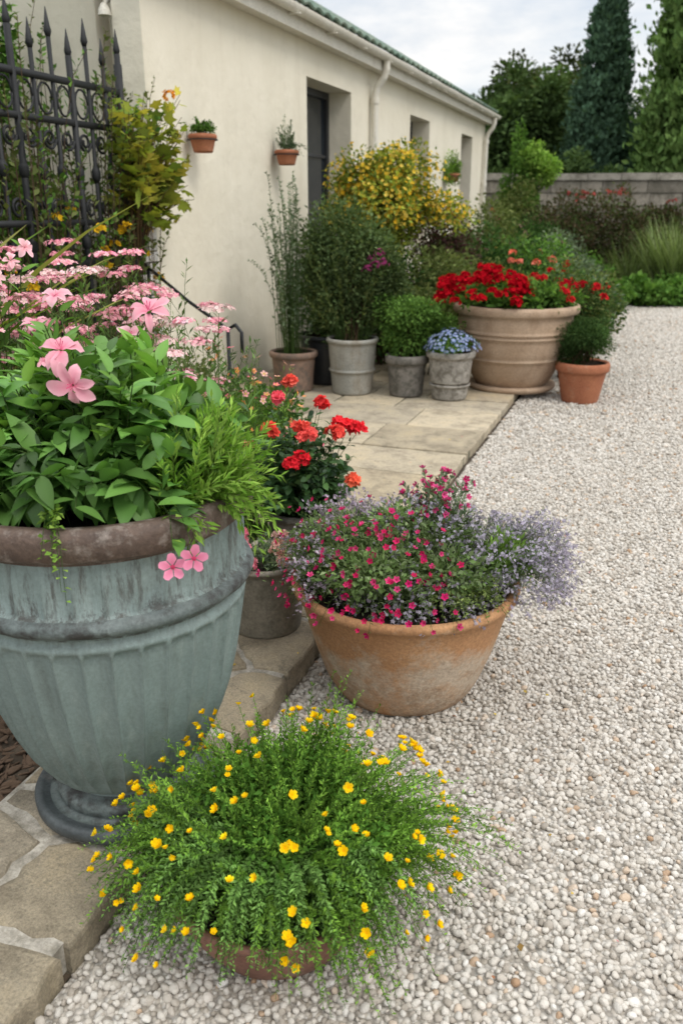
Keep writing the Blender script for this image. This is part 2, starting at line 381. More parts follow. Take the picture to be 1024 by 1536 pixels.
# ------------------------------------------------------------------ paving
m_slab,nt,b,_=newmat('sandstone'); at=N(nt,'ShaderNodeAttribute',attribute_name='Col'); v=coords(nt)
d=ramp(nt,noise(nt,v,5,8,.7),[(.38,(.68,.67,.66)),(.5,(1.,1.,1.)),(.68,(1.2,1.16,1.07))])
col=mix(nt,1.0,at.outputs[0],d,'MULTIPLY')
col=mix(nt,ramp(nt,noise(nt,v,16,7,.78),[(.56,0.),(.66,.7)]),col,(.15,.135,.10))
g=ramp(nt,noise(nt,v,150,3,.75),[(.3,.66),(.7,1.2)]); col=mix(nt,1.0,col,g,'MULTIPLY')
nt.links.new(col,b.inputs['Base Color']); b.inputs['Roughness'].default_value=.9
n1=bump(nt,b,noise(nt,v,9,8,.72),.9,.02); bump(nt,b,noise(nt,v,110,4,.75),.7,.004,n1)
m_mortar=weathered('mortar',(.46,.43,.37),(.37,.34,.29),(.22,.20,.16),9,1,.95,bs=.8)
m_joint=weathered('mossy_joint',(.20,.18,.13),(.15,.14,.09),(.09,.09,.05),9,1,.95,bs=.8)
class Slabs:
    def __init__(s): s.V=[];s.F=[];s.C=[]
    def add(s,poly,z0,z1,col,seg=.05,j=.003,bev=.008):
        P=[]
        n=len(poly)
        for i in range(n):
            a=np.array(poly[i]);b=np.array(poly[(i+1)%n]); L=np.linalg.norm(b-a); k=max(1,int(L/seg))
            for q in range(k): P.append(a+(b-a)*q/k+(rng.normal(0,j,2) if q else 0))
        P=np.array(P); c=P.mean(0); m=len(P); k=len(s.V)
        dirc=nrm(c-P)
        tilt=rng.normal(0,.006,2)
        for off,z,jj in ((0,z0,0),(0,z1-bev,0),(bev*.35,z1-bev*.3,.0012),(bev*1.3,z1,.0015)):
            for p,dd in zip(P,dirc):
                q=p+dd*(off+abs(rng.normal(0,jj)) if jj else off); s.V.append((q[0],q[1],z+(tilt@(q-c) if z>z0 else 0)))
        for r in range(3):
            for i in range(m): s.F.append((k+r*m+i,k+r*m+(i+1)%m,k+(r+1)*m+(i+1)%m,k+(r+1)*m+i))
        s.F.append(tuple(k+3*m+i for i in range(m))); s.C+=[col]*(4*m)
    def build(s,name,parent=None):
        o=mesh_obj(name,s.V,s.F,m_slab,parent=parent,rot=0)
        at=o.data.attributes.new('Col','FLOAT_COLOR','POINT'); at.data.foreach_set('color',np.c_[np.array(s.C),np.ones(len(s.C))].astype(np.float32).ravel()); return o
def clip(poly,p,nv):
    out=[]
    for i in range(len(poly)):
        a=poly[i];b=poly[(i+1)%len(poly)]; da=(a-p)@nv; db=(b-p)@nv
        if da<=0: out.append(a)
        if da*db<0: out.append(a+(b-a)*da/(da-db))
    return out
scol=[(.33,.275,.19),(.37,.31,.22),(.30,.255,.18),(.345,.30,.225),(.385,.33,.24)]
def rc(k=1.,v=.12): 
    c=np.array(random.choice(scol))*random.uniform(1-v,1+v)*k; return tuple(c)
pav=bpy.data.objects.new('stone_paving',None); link(pav); pav.rotation_euler=(0,0,FR)
S=Slabs()
seeds=[np.array(p) for p in [(-1.29,.93),(-1.10,.86),(-1.12,1.17),(-1.33,1.19),(-1.26,1.40),(-1.07,1.42),(-1.36,1.55),(-1.12,1.66),(-1.32,1.82),(-1.1,1.95),(-1.3,2.15),(-1.1,2.35),(-1.33,2.5),(-1.15,2.72),(-1.36,2.9),(-1.12,3.1),(-1.3,3.3),(-1.14,.55),(-1.33,.62),(-1.2,.25),(-1.36,.35),(-1.15,-.05),(-1.35,.05),(-1.25,-.3)]]
R0=[np.array(p) for p in ((-1.41,-.4),(-1.006,-.4),(-1.006,3.42),(-1.41,3.42))]
for i,a in enumerate(seeds):
    poly=R0
    for j,c in enumerate(seeds):
        if i!=j:
            nv=(c-a); L=np.linalg.norm(nv); nv=nv/L; poly=clip(poly,(a+c)/2-nv*random.uniform(.009,.016),nv)
            if len(poly)<3: break
    if len(poly)>=3:
        poly=[np.array((-.972-.004*random.random(),p[1])) if p[0]>-1.007 else p for p in poly]
        S.add(poly,-.02,.082+random.uniform(-.004,.004),rc(.92,.18),.035,.006,.012)
n0=-3.38; s=3.44; row=0
while s<8.3:
    D=random.uniform(.42,.62); n=-.985; e=min(s+D,8.35)
    while n>n0:
        Wd=random.uniform(.4,.85); a=max(n-Wd,n0)
        if a-n0<.2: a=n0
        S.add([(a+.006,s+.006),(n-.006,s+.006),(n-.006,e-.006),(a+.006,e-.006)],.0,.06+random.uniform(-.004,.004),rc(1.22,.09),.07,.003); n=a
    s+=D
S.build('slabs',pav)
pb=PB(); pb.box(-1.42,-.990,-.4,3.42,0,.074); pb.build('mortar_bed',m_mortar,parent=pav)
pb=PB(); pb.box(-3.385,-.995,3.43,8.36,0,.05); pb.build('joint_bed',m_joint,parent=pav)
m_bark=weathered('bark',(.13,.08,.052),(.22,.145,.09),(.07,.045,.03),20,1,.95)
chips=bpy.data.collections.new('bark_shapes')
for i in range(4):
    o=rock('bark_shape',40+i,m_bark,.25,.4); o.data.transform(Matrix.Diagonal((1.7,.6,1,1))); chips.objects.link(o)
scatter('bark_mulch',[(-3.3,.2),(-1.425,.2),(-1.425,3.4),(-3.3,3.4)],.03,chips,.016,3500,.008,.02,.01,m_soil)

# ------------------------------------------------------------------ building
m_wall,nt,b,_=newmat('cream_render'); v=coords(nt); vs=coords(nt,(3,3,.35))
c=ramp(nt,noise(nt,v,.9,5),[(.35,(.68,.63,.51)),(.65,(.76,.71,.59))])
c=mix(nt,ramp(nt,noise(nt,vs,1.3,7,.65),[(.52,0.),(.78,.32)]),c,(.54,.48,.37))
c=mix(nt,ramp(nt,noise(nt,v,3.5,8,.75),[(.55,0.),(.7,.25)]),c,(.50,.45,.36))
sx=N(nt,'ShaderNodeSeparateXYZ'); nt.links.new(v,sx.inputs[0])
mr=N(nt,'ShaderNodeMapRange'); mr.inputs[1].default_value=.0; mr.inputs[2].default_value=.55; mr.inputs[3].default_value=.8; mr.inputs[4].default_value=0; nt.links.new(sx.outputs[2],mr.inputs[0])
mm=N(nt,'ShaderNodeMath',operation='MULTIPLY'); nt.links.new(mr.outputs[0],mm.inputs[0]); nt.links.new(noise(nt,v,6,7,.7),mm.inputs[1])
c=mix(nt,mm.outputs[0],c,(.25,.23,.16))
nt.links.new(c,b.inputs['Base Color']); b.inputs['Roughness'].default_value=.92
n1=bump(nt,b,noise(nt,v,5,4),.5,.025); bump(nt,b,noise(nt,v,90,4,.7),.5,.004,n1)
m_trim=weathered('painted_trim',(.66,.62,.53),(.72,.69,.61),(.45,.41,.33),4,.4,.6,(.58,.8),.15)
m_dark=plain('dark_paint',(.02,.022,.025),.45)
m_iron=weathered('wrought_iron',(.006,.007,.008),(.010,.011,.013),(.03,.022,.018),20,1,.65,(.62,.8),.3)
m_glass,nt,b,_=newmat('window_glass'); b.inputs['Base Color'].default_value=(.02,.025,.03,1); b.inputs['Roughness'].default_value=.06
m_roof=weathered('green_roof_tiles',(.06,.12,.085),(.10,.16,.115),(.17,.20,.15),3,1,.8)
m_terra=weathered('terracotta',(.31,.105,.05),(.38,.145,.07),(.42,.27,.18),7,1,.85,(.58,.82))
house=bpy.data.objects.new('cream_cottage',None); link(house); house.rotation_euler=(0,0,FR)
W=-3.4; TH=.35; S0=5.44; S1=17.2; ZT=3.06; DT_=2.70
opens=[(8.31,9.6,0,DT_),(12.0,13.05,1.0,DT_),(15.2,16.1,.0,DT_)]
sb=sorted({S0,S1,*[o[0] for o in opens],*[o[1] for o in opens]}); zb=sorted({0,ZT,1.0,DT_})
V=[];F=[]
def quad(*p):
    k=len(V); V.extend(p); F.append(tuple(range(k,k+4)))
def solid(sm,zm): return not any(o[0]<sm<o[1] and o[2]<zm<o[3] for o in opens)
for i in range(len(sb)-1):
    for j in range(len(zb)-1):
        if solid((sb[i]+sb[i+1])/2,(zb[j]+zb[j+1])/2):
            a,bb,c0,d0=sb[i],sb[i+1],zb[j],zb[j+1]
            quad((W,a,c0),(W,bb,c0),(W,bb,d0),(W,a,d0)); quad((W-TH,bb,c0),(W-TH,a,c0),(W-TH,a,d0),(W-TH,bb,d0))
for o in opens:
    a,bb,c0,d0=o
    quad((W,a,c0),(W,a,d0),(W-TH,a,d0),(W-TH,a,c0)); quad((W,bb,d0),(W,bb,c0),(W-TH,bb,c0),(W-TH,bb,d0))
    quad((W,a,d0),(W,bb,d0),(W-TH,bb,d0),(W-TH,a,d0)); quad((W,bb,c0),(W,a,c0),(W-TH,a,c0),(W-TH,bb,c0))
quad((W-.22,S0,0),(W,S0,0),(W,S0,ZT),(W-.22,S0,ZT)); quad((W,S1,0),(W-TH,S1,0),(W-TH,S1,ZT),(W,S1,ZT))
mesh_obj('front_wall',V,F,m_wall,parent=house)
pb=PB()
pb.box(W-5.0,W-.222,S0+.16,S0+.5,0,ZT)
pb.box(W-5.0,W-TH-.002,S1-.3,S1-.002,0,ZT); pb.box(W-5.3,W-5.0,S0+.16,S1,0,ZT)
for ss in (S0+.16,S1-.3):
    k=len(pb.V); e=ss+.29
    pb.V+=[(W,ss,ZT+.02),(W-5.2,ss,ZT+.02),(W-2.6,ss,ZT+1.4),(W,e,ZT+.02),(W-5.2,e,ZT+.02),(W-2.6,e,ZT+1.4)]
    pb.F+=[(k,k+1,k+2),(k+5,k+4,k+3),(k,k+2,k+5,k+3),(k+1,k+4,k+5,k+2)]; pb.M+=[0]*4
pb.build('gable_walls',m_wall,parent=house)
V=[];F=[]; pitch=math.radians(29.3); ns=int((S1-S0+.5)/.045); nr=26
for side in (0,1):
    k=len(V)
    for i in range(ns+1):
        ss=S0-.12+i*(S1-S0+.32)/ns
        for r in range(nr+1):
            dd=r*(3.1/nr)
            step=.02*((r%3)/3.0)
            z=ZT+.125+dd*math.sin(pitch)+.032*abs(math.sin(math.pi*ss/.23))-step
            x=(W+.19-dd*math.cos(pitch)) if side==0 else (W-5.39+dd*math.cos(pitch))
            V.append((x,ss,z))
    for i in range(ns):
        for r in range(nr):
            a=k+i*(nr+1)+r; F.append((a,a+1,a+nr+2,a+nr+1))
o=mesh_obj('roof',V,F,m_roof,parent=house); sm=o.modifiers.new('s','SOLIDIFY'); sm.thickness=.02
pb=PB()
pb.box(W+.003,W+.13,S0-.1,S1+.16,ZT-.06,ZT+.02); pb.box(W+.13,W+.15,S0-.1,S1+.16,ZT-.075,ZT+.125)
pb.box(W-.3,W+.128,S0-.1,S1+.16,ZT+.022,ZT+.12)
pb.build('soffit_and_fascia',m_trim,parent=house,bevel=.004)
V=[];F=[];gs=10
for i,ss in enumerate((S0-.1,S1+.18)):
    for j in range(gs+1):
        a=math.pi*j/gs; V.append((W+.205-.052*math.cos(a),ss,ZT+.085-.06*math.sin(a)))
for j in range(gs): F.append((j,j+1,gs+2+j,gs+1+j))
F.append(tuple(range(gs+1))); F.append(tuple(range(gs+1,2*gs+2)))
o=mesh_obj('gutter',V,F,m_trim,parent=house,smooth=False); sm=o.modifiers.new('s','SOLIDIFY'); sm.thickness=.006
pb=PB()
for ss in np.arange(S0+.3,S1,.9): pb.box(W+.150,W+.262,ss,ss+.03,ZT+.012,ZT+.024)
pb.build('gutter_brackets',m_trim,parent=house)
pb=PB()
for sp in (10.25,S1-.15):
    pb.tube([(W+.2,sp,ZT+.03),(W+.2,sp,ZT-.06),(W+.17,sp,ZT-.14),(W+.09,sp,ZT-.24),(W+.065,sp,ZT-.33),(W+.065,sp,.1)],.04,12)
    for z in (2.65,1.9,1.0): pb.tube([(W+.065,sp,z),(W+.065,sp,z+.07)],.049,12)
pb.build('downpipes',m_trim,smooth=False,parent=house)
pb=PB()
def joinery(a,b,z0,z1,cols,rows,door=False):
    x=W-TH+.06; f=.07
    pb.box(x-.03,x+.03,a+.002,a+f,z0,z1-.002,0); pb.box(x-.03,x+.03,b-f,b-.002,z0,z1-.002,0); pb.box(x-.03,x+.03,a+f,b-f,z1-f,z1-.002,0); pb.box(x-.03,x+.03,a+f,b-f,z0+.002,z0+(.35 if door else f),0)
    pb.box(x-.012,x-.006,a+f,b-f,z0+.05,z1-f,1)
    for i in range(1,cols): c=a+f+(b-a-2*f)*i/cols; pb.box(x-.02,x+.02,c-.02,c+.02,z0+f,z1-f-.002,0)
    for i in range(1,rows): c=z0+.3*door+(z1-z0-f-.3*door)*i/rows; pb.box(x-.017,x+.017,a+f,b-f,c-.016,c+.016,0)
for o in opens: joinery(o[0],o[1],o[2],o[3],2,3 if o[2] else 4,not o[2])
pb.build('door_and_window_joinery',[m_dark,m_glass],parent=house)
pb=PB()
for o in opens: pb.box(W-TH+.1,W+.045,o[0]-.05,o[1]+.05,(o[2]-.06 if o[2] else 0),(o[2]-.002 if o[2] else .075))
pb.build('sills',m_trim,parent=house,bevel=.006)
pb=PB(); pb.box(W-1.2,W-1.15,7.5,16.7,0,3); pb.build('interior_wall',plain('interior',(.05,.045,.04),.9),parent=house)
m_wbrick=weathered('whitewashed_brick',(.60,.58,.54),(.70,.68,.64),(.36,.31,.26),14,1,.9,(.5,.75),.5)
pb=PB(); z=.02; r=0
while z<1.72:
    pb.box(W-.215,W+.012,S0-(.215 if r%2 else .115),S0-.004,z,z+.065); 
    z+=.075; r+=1
pb.build('brick_quoin',m_wbrick,parent=house,bevel=.006)
pb=PB(); pb.box(W-.44,W-.38,S0+.14,S0+.156,2.47,2.82,0); pb.box(W-.42,W-.40,S0+.132,S0+.138,2.5,2.62,1); pb.build('wall_plaque',[plain('red_enamel',(.3,.03,.03),.4),m_trim],parent=house,bevel=.004)
pb=PB(); pb.tube([(W-.26,S0+.158,2.78),(W-.26,S0+.05,2.82),(W-.26,S0-.02,2.78)],.014,8); pb.tube([(W-.26,S0-.02,2.78),(W-.26,S0-.02,2.74),(W-.26,S0-.02,2.71)],[.02,.04,.045],12); pb.build('wall_lamp',m_trim,parent=house)

# ------------------------------------------------------------------ iron gate
pb=PB(); g0,g1,gx=3.1,5.1,-3.38
for z in (.25,1.18,1.42,1.98,2.2): pb.box(gx-.014,gx+.014,g0,g1,z-.018,z+.018)
nb=13
for i in range(nb):
    s=g0+(g1-g0)*i/(nb-1); top=2.42 if i%2==0 else 2.34; rr=.019 if i%3==0 else .013
    pb.tube([(gx,s,.06),(gx,s,top)],rr,8)
    pb.tube([(gx,s,top-.01),(gx,s,top+.02),(gx,s,top+.04),(gx,s,top+.14)],[.013,.022,.018,.002],8)
    for z in (1.3,1.7): pb.tube([(gx,s,z-.05),(gx,s,z-.02),(gx,s,z+.02),(gx,s,z+.05)],[.013,.028,.028,.013],8)
    if i<nb-1:
        m=s+(g1-g0)/(nb-1)/2; R=.058
        for zc,sg in ((1.5,1),(1.88,-1)):
            P=[]
            for q in range(26):
                t=q/25; a=t*math.pi*3.2; rad=R*(1-.72*t); P.append((gx,m+rad*math.cos(a),zc+sg*rad*math.sin(a)))
            pb.tube(P,.009,5)
        P=[(gx,m+.06*math.cos(a),2.09+.08*math.sin(a)) for a in np.linspace(0,2*math.pi,20)]
        pb.tube(P,.007,5)
for s in (g0,g1): pb.tube([(gx,s,0),(gx,s,2.36)],.026,10)
pb.build('wrought_iron_gate',m_iron,smooth=True,rot=FR)
pb=PB(); pb.tube([(-1.36,6.0,1.14),(-1.0,5.6,.93),(-.70,5.22,.80),(-.64,5.12,.84),(-.60,5.08,.80),(-.60,5.08,.68)],.011,8); pb.tube([(-.70,5.22,.05),(-.70,5.22,.80)],.012,8); pb.tube([(-1.33,5.97,.05),(-1.33,5.97,1.12)],.012,8)
pb.build('iron_handrail',m_iron,smooth=True)
pb=PB(); pb.box(-2.0,-1.82,.2,2.5,0,.42); pb.box(-2.02,-1.80,.18,2.52,.42,.46); pb.build('low_garden_wall',m_trim,rot=FR,bevel=.01)

# far boundary wall
m_fw,nt,b,_=newmat('old_stone_blocks'); v=coords(nt); at=N(nt,'ShaderNodeAttribute',attribute_name='Col')
c=mix(nt,ramp(nt,noise(nt,v,1.5,8,.78),[(.44,0.),(.60,.85)]),at.outputs[0],(.10,.09,.07))
nt.links.new(c,b.inputs['Base Color']); b.inputs['Roughness'].default_value=.95; bump(nt,b,noise(nt,v,10,7,.7),.8,.04)
pb=PB(); cols=[]; z=0; r=0
while z<1.95:
    s=-1.2-random.uniform(0,.5); 
    while s<14:
        L=random.uniform(.4,.85); pb.box(s+.008,s+L-.008,random.uniform(-.02,.012),.4,z+.008,z+.252); g=random.uniform(.16,.40); cols+=[(g,g*.90,g*.75)]*8; s+=L
    z+=.26
s=-1.25
while s<14: pb.box(s,s+.72,-.05,.45,2.085,2.22+random.uniform(-.012,.012)); g=random.uniform(.26,.40); cols+=[(g,g*.93,g*.80)]*8; s+=.732
pb.box(-1.2,14,.03,.37,0,2.083); cols+=[(.12,.115,.10)]*8
o=pb.build('stone_boundary_wall',m_fw,rot=math.radians(-4),loc=(4.4,19.6,0))
at=o.data.attributes.new('Col','FLOAT_COLOR','POINT'); at.data.foreach_set('color',np.c_[np.array(cols),np.ones(len(cols))].astype(np.float32).ravel())

# ------------------------------------------------------------------ pots
m_verd,nt,b,_=newmat('verdigris_glaze'); v=coords(nt); vs=coords(nt,(9,9,.9))
c=ramp(nt,noise(nt,v,3,5),[(.3,(.165,.215,.205)),(.7,(.225,.285,.272))])
c=mix(nt,ramp(nt,noise(nt,vs,3.2,7,.7),[(.5,0.),(.72,.6)]),c,(.11,.135,.125))
c=mix(nt,ramp(nt,noise(nt,coords(nt,(12,12,1.3)),3.3,7,.7),[(.54,0.),(.8,.45)]),c,(.34,.39,.365))
sx=N(nt,'ShaderNodeSeparateXYZ'); nt.links.new(v,sx.inputs[0])
mr=N(nt,'ShaderNodeMapRange'); nt.links.new(sx.outputs[2],mr.inputs[0]); mr.inputs[1].default_value=.55; mr.inputs[2].default_value=.66; mr.inputs[3].default_value=0; mr.inputs[4].default_value=1
nn=ramp(nt,noise(nt,coords(nt,(8,8,1.4)),5,8,.78),[(.5,0.),(.62,.8)])
mm=N(nt,'ShaderNodeMath',operation='MULTIPLY'); nt.links.new(mr.outputs[0],mm.inputs[0]); nt.links.new(nn,mm.inputs[1])
c=mix(nt,mm.outputs[0],c,(.06,.055,.048))
mr=N(nt,'ShaderNodeMapRange'); nt.links.new(sx.outputs[2],mr.inputs[0]); mr.inputs[1].default_value=.70; mr.inputs[2].default_value=.64; mr.inputs[3].default_value=-.08; mr.inputs[4].default_value=.12
ad=N(nt,'ShaderNodeMath',operation='ADD'); nt.links.new(mr.outputs[0],ad.inputs[0]); nt.links.new(noise(nt,coords(nt,(6,6,3)),6,8,.8),ad.inputs[1])
lt=N(nt,'ShaderNodeMath',operation='GREATER_THAN'); nt.links.new(sx.outputs[2],lt.inputs[0]); lt.inputs[1].default_value=.60
m2=N(nt,'ShaderNodeMath',operation='MULTIPLY'); nt.links.new(ramp(nt,ad.outputs[0],[(.55,0.),(.66,.85)]),m2.inputs[0]); nt.links.new(lt.outputs[0],m2.inputs[1])
c=mix(nt,m2.outputs[0],c,(.05,.048,.042))
g=ramp(nt,noise(nt,v,120,3,.7),[(.3,.85),(.7,1.12)]); c=mix(nt,1.0,c,g,'MULTIPLY')
nt.links.new(c,b.inputs['Base Color']); b.inputs['Roughness'].default_value=.55; n1=bump(nt,b,noise(nt,vs,4,7,.65),.45,.006); bump(nt,b,noise(nt,v,100,4,.7),.25,.002,n1)
m_rim=weathered('rusty_rim',(.075,.05,.038),(.12,.08,.06),(.26,.22,.19),14,1,.7,(.50,.68),.6)
m_edge=weathered('urn_bands',(.10,.125,.12),(.15,.18,.175),(.035,.035,.033),9,1,.6,(.46,.62),.5)
m_sauc=weathered('slate_saucer',(.05,.06,.064),(.085,.10,.105),(.15,.15,.14),8,1,.55,(.55,.75),.5)
m_psoil=weathered('potting_soil',(.03,.02,.014),(.05,.035,.022),(.02,.014,.01),30,1,1.0,bs=1.)
UX,UY=-.555,1.80
zs=np.linspace(.085,.60,56); body=np.interp(zs,[.085,.10,.13,.19,.26,.326,.40,.457,.53,.60],[.135,.155,.182,.220,.25,.272,.290,.300,.312,.320])
prof=[(.0,.0,4),(.214,.0,4),(.226,.012,4),(.228,.034,4),(.220,.044,4),(.205,.040,4),(.19,.034,4),(.166,.036,2),(.172,.044,2),(.172,.064,2),(.160,.074,2),(.138,.078,2)]
prof+=[(float(r),float(z),0) for r,z in zip(body,zs)]
prof+=[(.324,.606,0),(.334,.612,2),(.343,.620,2),(.346,.630,2),(.341,.641,2),(.329,.648,2),(.323,.656,0),(.324,.70,0),(.323,.74,0),(.321,.765,0),(.323,.772,1),(.338,.776,1),(.350,.786,1),(.353,.822,1),(.349,.838,1),(.338,.846,1),(.316,.844,1),(.303,.83,1),(.297,.80,3),(.291,.79,3),(.0,.80,3)]
def umod(r,z,th):
    if .11<z<.585 and r>.1:
        k=34; q=((th/(2*math.pi)*k)%1-.5)
        env=min(1,(z-.11)/.06)
        arch=.545+.026*math.sqrt(max(0,1-(2*q)**2))
        if z<arch: return r-.0145*env*math.cos(q*math.pi)**.55+.008
        return r+.009
    if .655<z<.765 and r>.3:
        k=34; q=((th/(2*math.pi)*k)%1-.5); return r-.010*math.cos(q*math.pi)**.5+.005
    if .605<z<.65: return r*(1+.004*math.sin(th*3+1)+.002*math.sin(th*17))
    if z>.77 and r>.28: return r*(1+.006*math.sin(th*5)+.003*math.sin(th*13+2))
    return r
urn=lathe('garden_urn',prof,[m_verd,m_rim,m_edge,m_psoil,m_sauc],510,(UX,UY,.083),umod)

def pot(name,x,y,z,rt,rb,h,mat,lip=.03,liph=.05,rings=(),seg=72,bulge=0.,wob=.004,soil=.85,saucer=None):
    P=[]
    if saucer:
        P+=[(0,0,0),(saucer*.95,0,0),(saucer,.02,0),(saucer,.045,0),(saucer*.94,.05,0),(rb*1.02,.04,0)]; z0=.04
    else: P+=[(0,0,0)]; z0=0
    P+=[(rb*.96,z0,0),(rb,z0+.01,0)]
    for q in np.linspace(.06,1,16):
        zz=z0+(h-liph-z0)*q; r=rb+(rt-lip-rb)*q+bulge*math.sin(math.pi*q)**.8
        P.append((r,zz,0))
        for rg in rings:
            if abs(q-rg)<.034: P+=[(r+.012,zz+.004,0),(r+.014,zz+.016,0),(r+.002,zz+.022,0)]
    P+=[(rt-lip*.3,h-liph+.003,0),(rt,h-liph*.75,0),(rt+.002,h-liph*.3,0),(rt-.006,h,0),(rt-lip,h+.002,0),(rt-lip-.012,h-.012,0),(rt-lip-.02,h*soil,1),(0,h*soil+.01,1)]
    ph=random.random()*6
    f=lambda r,z,th: r*(1+wob*math.sin(2*th+ph)+wob*.6*math.sin(5*th+ph*2)+wob*.4*math.sin(z*30+th))
    return lathe(name,P,[mat,m_psoil],seg,(x,y,z),f)
m_bowl,nt,b,_=newmat('limed_terracotta'); v=coords(nt)
c=ramp(nt,noise(nt,v,3,5),[(.35,(.38,.19,.085)),(.7,(.48,.27,.13))])
sx=N(nt,'ShaderNodeSeparateXYZ'); nt.links.new(v,sx.inputs[0])
mr=N(nt,'ShaderNodeMapRange'); nt.links.new(sx.outputs[2],mr.inputs[0]); mr.inputs[1].default_value=.34; mr.inputs[2].default_value=.22; mr.inputs[3].default_value=-.06; mr.inputs[4].default_value=.10
ad=N(nt,'ShaderNodeMath',operation='ADD'); nt.links.new(mr.outputs[0],ad.inputs[0]); nt.links.new(noise(nt,v,4.5,10,.78),ad.inputs[1])
c=mix(nt,ramp(nt,ad.outputs[0],[(.5,0.),(.66,.8)]),c,(.50,.43,.34))
mr=N(nt,'ShaderNodeMapRange'); nt.links.new(sx.outputs[2],mr.inputs[0]); mr.inputs[1].default_value=.34; mr.inputs[2].default_value=.02; mr.inputs[3].default_value=-.10; mr.inputs[4].default_value=.07
ad=N(nt,'ShaderNodeMath',operation='ADD'); nt.links.new(mr.outputs[0],ad.inputs[0]); nt.links.new(noise(nt,coords(nt,(1,1,.8)),9,10,.8),ad.inputs[1])
c=mix(nt,ramp(nt,ad.outputs[0],[(.52,0.),(.63,.75)]),c,(.27,.16,.085))
g=ramp(nt,noise(nt,v,110,4,.75),[(.3,.68),(.7,1.2)]); c=mix(nt,1.0,c,g,'MULTIPLY')
nt.links.new(c,b.inputs['Base Color']); b.inputs['Roughness'].default_value=.88; n1=bump(nt,b,noise(nt,v,14,8,.7),.6,.007); bump(nt,b,noise(nt,v,130,4,.7),.4,.002,n1)
BX,BY=.205,2.44
h=.40
P=[(0,0,0),(.18,0,0),(.197,.010,0)]
for q in np.linspace(.05,1,22):
    P.append((.197+(.340-.197)*(q**.60),.0+(h-.035)*q,0))
P+=[(.350,h-.033,0),(.361,h-.026,0),(.364,h-.012,0),(.358,h-.001,0),(.345,h+.002,0),(.334,h-.004,0),(.325,h-.03,0),(.32,h-.035,1),(0,h-.01,1)]
lathe('terracotta_bowl_planter',P,[m_bowl,m_psoil],120,(BX,BY,-.004),lambda r,z,th:r*(1+.006*math.sin(2*th+.5)+.003*math.sin(5*th)+.0025*math.sin(z*45+3*th)))
m_bowl2=weathered('brown_glazed_clay',(.17,.075,.05),(.25,.12,.08),(.32,.25,.2),9,1,.6,(.55,.75))
YX,YY=-.13,1.455
P=[(0,0,0),(.15,0,0)]+[(.16+.066*math.sin(q*math.pi/2*.9)/math.sin(math.pi/2*.9),.004+.15*q,0) for q in np.linspace(.05,1,14)]+[(.238,.156,0),(.242,.168,0),(.232,.174,0),(.22,.165,0),(.21,.14,1),(0,.15,1)]
lathe('clay_bowl_planter',P,[m_bowl2,m_psoil],90,(YX-.01,YY-.01,-.003),lambda r,z,th:r*(1+.008*math.sin(2*th)+.003*math.sin(7*th)))
m_zinc=weathered('weathered_concrete',(.23,.205,.16),(.30,.27,.215),(.13,.12,.09),7,.6,.8,(.48,.7))
m_zinc2=weathered('aged_zinc',(.26,.26,.235),(.34,.33,.29),(.20,.16,.11),5,.4,.65,(.5,.72))
m_brownpot=weathered('aged_brown_clay',(.19,.12,.085),(.25,.165,.12),(.13,.10,.08),8,1,.85)
m_greypot=weathered('dark_stone',(.15,.14,.125),(.22,.20,.175),(.09,.085,.07),9,1,.9)
m_stonepot=weathered('rough_stone',(.28,.26,.23),(.38,.36,.32),(.16,.145,.12),10,1,.95,(.47,.6),.8)
m_beige=weathered('beige_clay',(.38,.265,.175),(.46,.34,.24),(.30,.20,.125),3,.5,.85,(.52,.75),.3)
pot('concrete_bucket_planter',-.272,2.71,.08,.155,.125,.27,m_zinc,.012,.02,saucer=None)
pot('brown_clay_pot',-.40,6.98,.06,.20,.155,.33,m_brownpot,.02,.05)
pot('zinc_bucket_planter',.09,6.90,.06,.215,.165,.45,m_zinc2,.016,.035,rings=(.45,))
pot('stone_pot',.53,6.80,.06,.175,.135,.33,m_greypot,.02,.07)
pot('stone_pot',.87,6.67,.06,.195,.14,.38,m_stonepot,.02,.05,rings=(.3,))
pot('large_clay_planter',1.455,7.13,.06,.515,.30,.70,m_beige,.045,.075,rings=(.35,.72),bulge=.045,saucer=.37)
pot('terracotta_pot',1.965,6.80,.0,.215,.145,.33,m_terra,.022,.075)
pot('shrub_pot',-.17,3.25,.08,.15,.11,.26,m_greypot,.015,.03)
pot('dark_tub_planter',-.12,7.35,.06,.26,.2,.42,m_dark,.02,.04)
def wallpot(s,z,rp=.105):
    x,y,_=B(-3.27,s)
    o=pot('hanging_wall_pot',x,y,z,rp,rp*.66,.125,m_terra,.012,.035)
    pb=PB(); nrmv=Vector((-math.cos(FR),-math.sin(FR),0))
    pb.tube([(rp*1.03*math.cos(a),rp*1.03*math.sin(a),.088) for a in np.linspace(0,2*math.pi,28)],.004,6); pb.tube([tuple(nrmv*(rp*1.0)+Vector((0,0,.088))),tuple(nrmv*.131+Vector((0,0,.088))),tuple(nrmv*.131+Vector((0,0,.2)))],.004,6)
    q=pb.build('pot_ring',m_iron,parent=o); return (x,y,z)
hp=[wallpot(5.96,1.89),wallpot(7.5,1.87,.11),wallpot(14.1,1.9,.12)]

